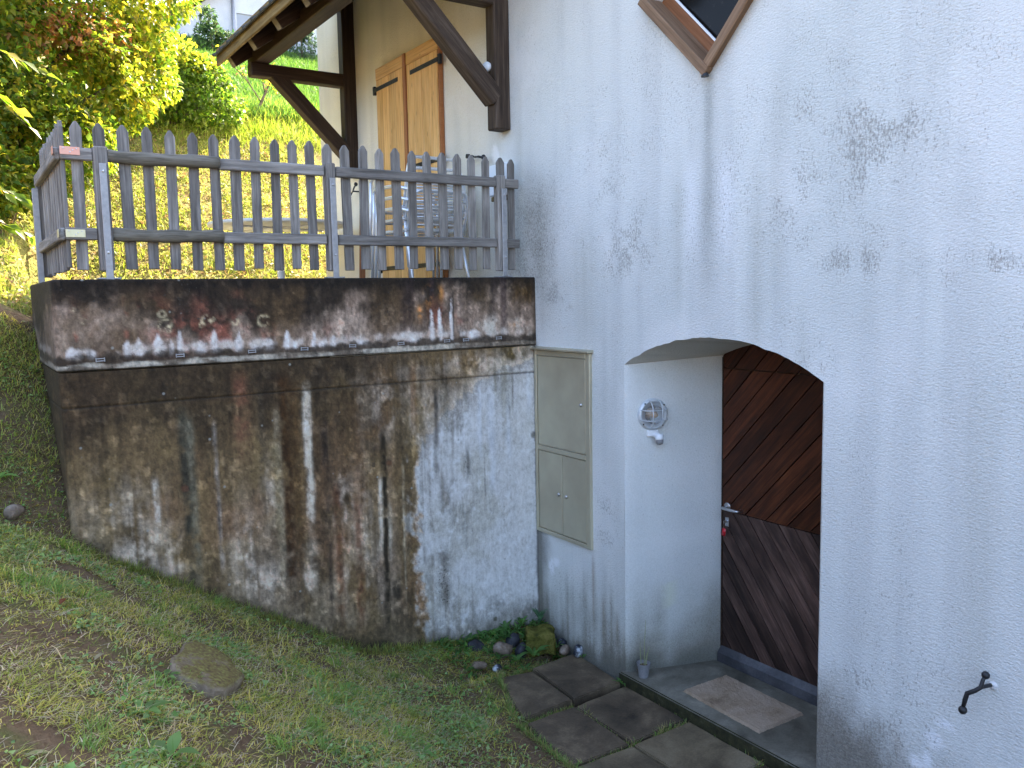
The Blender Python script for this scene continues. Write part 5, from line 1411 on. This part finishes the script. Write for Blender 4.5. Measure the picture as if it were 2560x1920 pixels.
shrub('hazel_shrub', b0, lob, 60000, .072, GREEN[:4] + YEL, 'large leafy shrub with yellow green leaves leaning over the left end of the fence', 'shrub', stems,
      [((1.35, 9.2, 5.02), (.55, .9, .14), RUST), ((1.0, 9.1, 4.80), (.35, .7, .16), RUST), ((1.5, 9.6, 4.6), (.7, .8, .28), YEL), ((.6, 8.9, 5.25), (.35, .8, .15), YEL), ((1.7, 9.8, 5.4), (.5, .8, .4), YEL)])
b1 = (2.75, 12.75, float(hill_z(2.75, 12.75)) - .05)
lob = [(2.45, 12.6, 5.35, .60, .55, .55), (3.0, 12.7, 5.35, .65, .55, .52), (3.4, 12.8, 5.2, .45, .45, .38), (2.0, 12.4, 5.4, .55, .5, .6), (2.7, 12.6, 5.7, .5, .4, .35), (3.2, 12.75, 5.6, .35, .3, .25)]
stems = [([b1, (2.6, 12.7, 5.2), (2.3, 12.6, 5.7)], .025, .006), ([b1, (2.95, 12.75, 5.2), (3.2, 12.8, 5.6)], .025, .006), ([b1, (3.1, 12.7, 5.1), (3.6, 12.8, 5.3)], .02, .005)]
shrub('low_bush', b1, lob, 15000, .075, GREEN + [(.06, .12, .02)], 'low rounded green bush on the slope behind the fence', 'bush', stems, [((2.7, 12.4, 5.75), (.9, .6, .25), YEL)], .2)
# sapling with bare stems
sp_ = empty('sapling', (4.2, 13.35, float(hill_z(4.2, 13.35))), 'thin sapling with bare forked stems and few leaves on the slope', 'sapling')
z0 = float(hill_z(4.2, 13.35)) - .03
lp = []
for pts, r0 in (([(4.16, 13.35, z0), (4.38, 13.4, z0 + .45), (4.55, 13.4, z0 + .80)], .022), ([(4.36, 13.4, z0 + .42), (4.33, 13.4, z0 + .62), (4.42, 13.4, z0 + .86)], .010), ([(4.28, 13.38, z0 + .28), (4.02, 13.3, z0 + .62), (3.86, 13.3, z0 + .98)], .010), ([(4.10, 13.3, z0 + .5), (3.80, 13.25, z0 + .78), (3.72, 13.25, z0 + .98)], .007), ([(4.32, 13.4, z0 + .36), (4.5, 13.38, z0 + .52), (4.56, 13.35, z0 + .47)], .005)):
    pts = bend(pts, .15, 3); V, F = tube(pts, [r0 * (1 - .6 * i / (len(pts) - 1)) for i in range(len(pts))], 6); add('stem', V, F, M_bark, sp_, smooth=True)
    lp += [tuple(p) for p in pts[len(pts) // 2:]]
lp = np.array(lp); i = rng.integers(0, len(lp), 70); P = lp[i] + rng.normal(0, .045, (70, 3))
V, T, C = leaves(P, unit(rng.normal(0, 1, (70, 3)) + [[0, 0, -.6]]), unit(rng.normal(0, .5, (70, 3)) + [[0, 0, 1]]), rng.uniform(.05, .09, 70), rng.uniform(.03, .05, 70), pick(YEL + RUST[2:], 70))
tri_mesh('foliage', V, T, M_leaf, sp_, C)
# far shrubs at the top of the slope
b2 = (9.15, 24.6, float(hill_z(9.15, 24.6)))
shrub('garden_shrub', b2, [(9.15, 24.6, b2[2] + .55, .42, .4, .6), (9.2, 24.6, b2[2] + 1.0, .25, .25, .4)], 1600, .10, [(.05, .085, .04), (.07, .11, .06), (.10, .14, .08)], 'grey green shrub at the top of the slope, seen under the canopy beam', 'shrub', [([b2, (9.15, 24.6, b2[2] + 1.1)], .03, .01)])
b2 = (6.2, 23.0, float(hill_z(6.2, 23.0)))
shrub('garden_shrub', b2, [(6.15, 23.0, b2[2] + .35, .45, .4, .4), (6.6, 23.1, b2[2] + .3, .4, .35, .35), (6.1, 23.0, b2[2] + .85, .2, .2, .35)], 2200, .10, [(.04, .075, .03), (.06, .10, .035)], 'dark green shrub below the white wall of the far house', 'shrub', [([b2, (6.1, 23.0, b2[2] + 1.0)], .03, .01)])
# near branch reaching in from the left
ob = empty('overhanging_branch', (-.6, 6.75, 3.9), 'sunlit branch with large yellow green leaves at the left edge of the picture', 'branch')
tw = [[(-.5, 6.8, 4.35), (.0, 6.75, 4.25), (.40, 6.7, 4.08), (.70, 6.7, 3.95)], [(-.4, 6.8, 4.1), (.1, 6.7, 3.95), (.38, 6.65, 3.78), (.54, 6.65, 3.58)], [(-.5, 6.8, 3.55), (.05, 6.7, 3.32), (.36, 6.7, 3.18), (.56, 6.7, 3.05)], [(-.4, 6.75, 3.2), (.1, 6.7, 3.05), (.35, 6.7, 2.95), (.5, 6.7, 2.86)]]
for pts in tw:
    pts = [(x * 1.135, y * 1.135, 2.4 + (z - 2.4) * 1.135) for x, y, z in pts]
    p2 = bend(pts, .2, 4); V, F = tube(p2, [.012 * (1 - .75 * i / (len(p2) - 1)) for i in range(len(p2))], 6); add('twig', V, F, M_bark, ob, smooth=True)
    for k in range(17):
        t = .35 + .65 * k / 16; i = min(int(t * (len(p2) - 1)), len(p2) - 2); f = t * (len(p2) - 1) - i
        p = np.array(p2[i].lerp(p2[i + 1], f)); sd = 1 if k % 2 else -1
        D = np.array([[.5 + .3 * rng.random(), sd * .6 * rng.random() - .1, -.25 - .6 * rng.random()]])
        L = np.array([rng.uniform(.10, .17)])
        V, T, C = leaves(p[None] + rng.normal(0, .012, (1, 3)), D, unit(np.array([[.2, -.5, .8]]) + rng.normal(0, .4, (1, 3))), L, L * .52, pick([(.15, .22, .03), (.20, .25, .04), (.11, .18, .025), (.28, .24, .04)], 1), .12, .1)
        tri_mesh('leaf', V, T, M_leaf, ob, C)

# ------------------------------------------------------------------ weeds by the wall, fallen leaves
def leaf_part(p, d, n, L, Wd, c, parent, name='leaf', curl=.3):
    d = Vector(d).normalized(); n = Vector(n); s = d.cross(n).normalized(); n = s.cross(d)
    V = []; F = []
    prof = [0, .55, .9, 1.0, .85, .5, .02]
    for i, w in enumerate(prof):
        t = i / (len(prof) - 1); c0 = Vector(p) + d * (L * t) - n * (L * curl * t * t) + n * .15 * L * math.sin(t * 2.2)
        for k in (-1, 0, 1):
            V.append(tuple(c0 + s * (Wd * .5 * w * k) + n * (abs(k) * Wd * .12 * w)))
    for i in range(len(prof) - 1):
        for k in range(2):
            a = i * 3 + k; F.append((a, a + 1, a + 4, a + 3))
    o = add(name, V, F, M_leaf, parent, smooth=True, cols=[c] * len(V))
    return o
n = 900
X = rng.uniform(2.55, 3.385, n); Y = 4.83 - np.abs(rng.normal(0, .16, n)); ok = (Y > 4.44) & (Y < 4.83) & (fbm(X * 7, Y * 7, 95) > .40); X, Y = X[ok], Y[ok]; n = len(X)
az = rng.uniform(0, 6.283, n); el = rng.uniform(.05, 1.0, n)
V, T, C = leaves(np.stack([X, Y, lawn_z(X, Y) + rng.uniform(0, .045, n)], 1), np.stack([np.cos(az) * np.cos(el), np.sin(az) * np.cos(el), np.sin(el)], 1), unit(rng.normal(0, .4, (n, 3)) + [[0, 0, 1]]), rng.uniform(.03, .075, n), rng.uniform(.012, .024, n), pick([(.10, .20, .055), (.14, .26, .07), (.085, .165, .05), (.18, .27, .08)], n), .2, .3)
tag(tri_mesh('undergrowth', V, T, M_leaf, None, C), kind='stuff')
def weed(x, y, z, nl, L, label, seed, tilt=.5, group='weeds at the foot of the walls', wr=.3, c0=(.12, .23, .06)):
    r = random.Random(seed)
    t = empty('weed_plant', (x, y, z), label, 'weed', group)
    for i in range(nl):
        a = 6.283 * i / nl + r.uniform(-.3, .3); e = r.uniform(.2, 1.0) * tilt + .2
        d = (math.cos(a) * math.cos(e), math.sin(a) * math.cos(e), math.sin(e)); l = L * r.uniform(.6, 1.15)
        k = r.uniform(.7, 1.35)
        leaf_part((x + d[0] * .008, y + d[1] * .008, z), d, (-d[0] * .6, -d[1] * .6, 1), l, l * wr * r.uniform(.8, 1.2), tuple(q * k for q in c0), t, curl=r.uniform(.15, .5))
wp = [(3.11, 4.50, -.01, 9, .125, 'large pale leaved weed growing in front of the mossy block', .7), (2.99, 4.53, -.02, 7, .09, 'broad leaved weed between the brown stone and the dark stone', .7), (3.33, 4.74, .10, 10, .12, 'tall bluish weed in the corner of the two walls', 1.3),
      (3.20, 4.78, .09, 8, .085, 'weed behind the mossy block at the foot of the concrete wall', .9), (3.08, 4.79, .075, 9, .085, 'upright weed at the white wall above the dark stone', 1.0), (2.97, 4.79, .07, 8, .085, 'dense weed at the white wall above the brown stone', .9), (2.88, 4.785, .07, 8, .08, 'low weed between the two leftmost dark stones', .7), (2.78, 4.80, .07, 7, .075, 'small weed at the left end of the weed bed', .6),
      (2.68, 4.70, .05, 7, .075, 'flat broad leaved weed left of the stones in the grass', .35), (2.90, 4.60, -.01, 7, .07, 'little weed under the brown stone with white flecks', .5), (3.00, 4.44, -.05, 8, .06, 'small weed at the edge of the upper paving slabs', .5), (3.37, 4.30, -.02, 6, .04, 'tiny weed beside the black and white stone', .9), (3.365, 3.895, -.045, 7, .075, 'single weed in the paving joint beside the plant pot', .9),
      (3.30, 4.50, .0, 6, .06, 'small weed between the stones right of the mossy block', .8), (3.03, 4.73, .06, 9, .10, 'long leaved weed spreading over the dark half hidden stone', .6)]
for i, w in enumerate(wp): weed(*w[:5], w[5], 100 + i, w[6], c0=((.12, .23, .07) if i != 2 else (.10, .19, .10)))
for i, (x, y, L, lab) in enumerate(((.475, 3.11, .09, 'broad leaved lawn weed left of the stone slab'), (.50, 2.83, .12, 'largest broad leaved weed at the bottom left of the lawn'), (1.02, 4.18, .05, 'small broad leaved weed on the lawn above the stone slab'), (1.60, 4.02, .06, 'broad leaved weed on the lawn close to the streaked wall'), (.62, 3.50, .06, 'round leaved weed touching the left side of the stone slab'), (1.75, 3.5, .07, 'broad leaved weed in the middle of the lawn near the paving'), (.15, 4.95, .09, 'bright weed on the bank beside the wall corner'))):
    weed(x, y, lz(x, y) + .006, 6, L, lab, 200 + i, .35, 'broad leaved weeds in the lawn', .42, (.17, .29, .09))
fl = [(.298, 3.875, (.22, .07, .03), .055, 'curled red brown fallen leaf on the grass'), (.257, 4.84, (.55, .36, .04), .05, 'yellow fallen leaf below the brown stone on the bank'), (.381, 4.72, (.45, .40, .10), .04, 'small pale yellow fallen leaf near the wall corner'), (.158, 2.70, (.40, .38, .20), .075, 'long pale leaf lying on the bare earth at the bottom left'), (.36, 3.40, (.40, .36, .24), .05, 'bleached fallen leaf in the middle of the left lawn'), (.30, 3.55, (.42, .25, .10), .04, 'orange brown fallen leaf on the left lawn'), (1.62, 3.42, (.25, .26, .08), .06, 'olive fallen leaf on the grass near the paving')]
for x, y, c, L, lab in fl:
    a = random.uniform(0, 6.28)
    o = leaf_part((x, y, lz(x, y) + .022), (math.cos(a), math.sin(a), .12), (.15, .1, 1), L, L * .42, c, None, 'fallen_leaf', .1)
    tag(o, lab, 'leaf', 'fallen leaves on the lawn')

# ------------------------------------------------------------------ log at the top of the bank
pts = []; rs = []
for i in range(16):
    t = i / 15; pts.append((-1.5 + 1.95 * t, 5.93 + .03 * math.sin(t * 7), 2.125 + .02 * math.sin(t * 5) - .03 * t)); rs.append(.088 + .010 * math.sin(t * 11 + 1))
V, F = tube(pts, rs, 16); M, L = frame(pts[0], pts[-1]); Vi = [tuple(M.inverted() @ Vector(v)) for v in V]
o = add('log', Vi, F, M_grey, None, M, smooth=True); tag(o, 'grey weathered log edging the top of the shaded bank', 'log')
n = 5000
X = rng.uniform(-1.2, .43, n); Y = rng.uniform(5.80, 6.35, n)
Z = np.where(Y < 5.98, 2.215 - ((Y - 5.93) / .09) ** 2 * .05, hill_z(X, Y))
V, T, C = blades(np.stack([X, Y, Z - .01], 1), rng.uniform(.03, .10, n), rng.uniform(.004, .007, n), rng.uniform(0, 6.283, n), np.abs(rng.normal(.9, .4, n)), pick([(.20, .24, .05), (.27, .27, .07), (.34, .28, .12), (.16, .21, .05)], n))
tag(tri_mesh('bank_grass', V, T, M_grass, None, C), kind='stuff')

# ------------------------------------------------------------------ far house on the hill
fh = empty('white_house', (8.5, 27, 9.5), 'white house with brown eaves far up on the slope', 'house')
gy = 27.0
V = [(6.0, gy, 8.5), (16, gy, 8.5), (16, gy, 10.6), (11, gy, 14.1), (6.0, gy, 10.55), (6.0, 36, 8.5), (16, 36, 8.5), (16, 36, 10.6), (11, 36, 14.1), (6.0, 36, 10.55)]
F = [(0, 1, 2, 3, 4), (5, 9, 8, 7, 6), (0, 4, 9, 5), (1, 6, 7, 2)]
add('wall', V, F, M_hwall, fh)
V = [(5.4, gy - .35, 10.18), (11, gy - .35, 14.15), (16.6, gy - .35, 10.18), (5.4, 36.5, 10.18), (11, 36.5, 14.15), (16.6, 36.5, 10.18)]
V = V + [(x, y, z + .16) for x, y, z in V]
F = [(0, 3, 4, 1), (1, 4, 5, 2), (6, 7, 10, 9), (7, 8, 11, 10), (0, 1, 7, 6), (1, 2, 8, 7), (3, 9, 10, 4), (4, 10, 11, 5), (0, 6, 9, 3), (2, 5, 11, 8)]
add('roof', V, F, M_roofdk, fh)
box('corner_post', (7.34, gy - .08, 9.3), (7.41, gy - .01, 10.78), M_winred, fh, .01)
V, F = tube([(7.9, gy - .08, 9.4), (7.9, gy - .08, 11.7)], .05, 8); add('downpipe', V, F, M_alumatt, fh, smooth=True)
gd = box('garage_door', (8.0, gy - .06, 9.2), (10.4, gy - .012, 11.1), plain('grey_blue_panel', (.42, .44, .48), .6, .3), fh, .01)
box('door_frame', (7.93, gy - .09, 9.2), (8.0, gy - .005, 11.17), M_hwall, fh, .005)
box('door_frame', (8.0, gy - .09, 11.1), (10.4, gy - .005, 11.17), M_hwall, fh, .005)
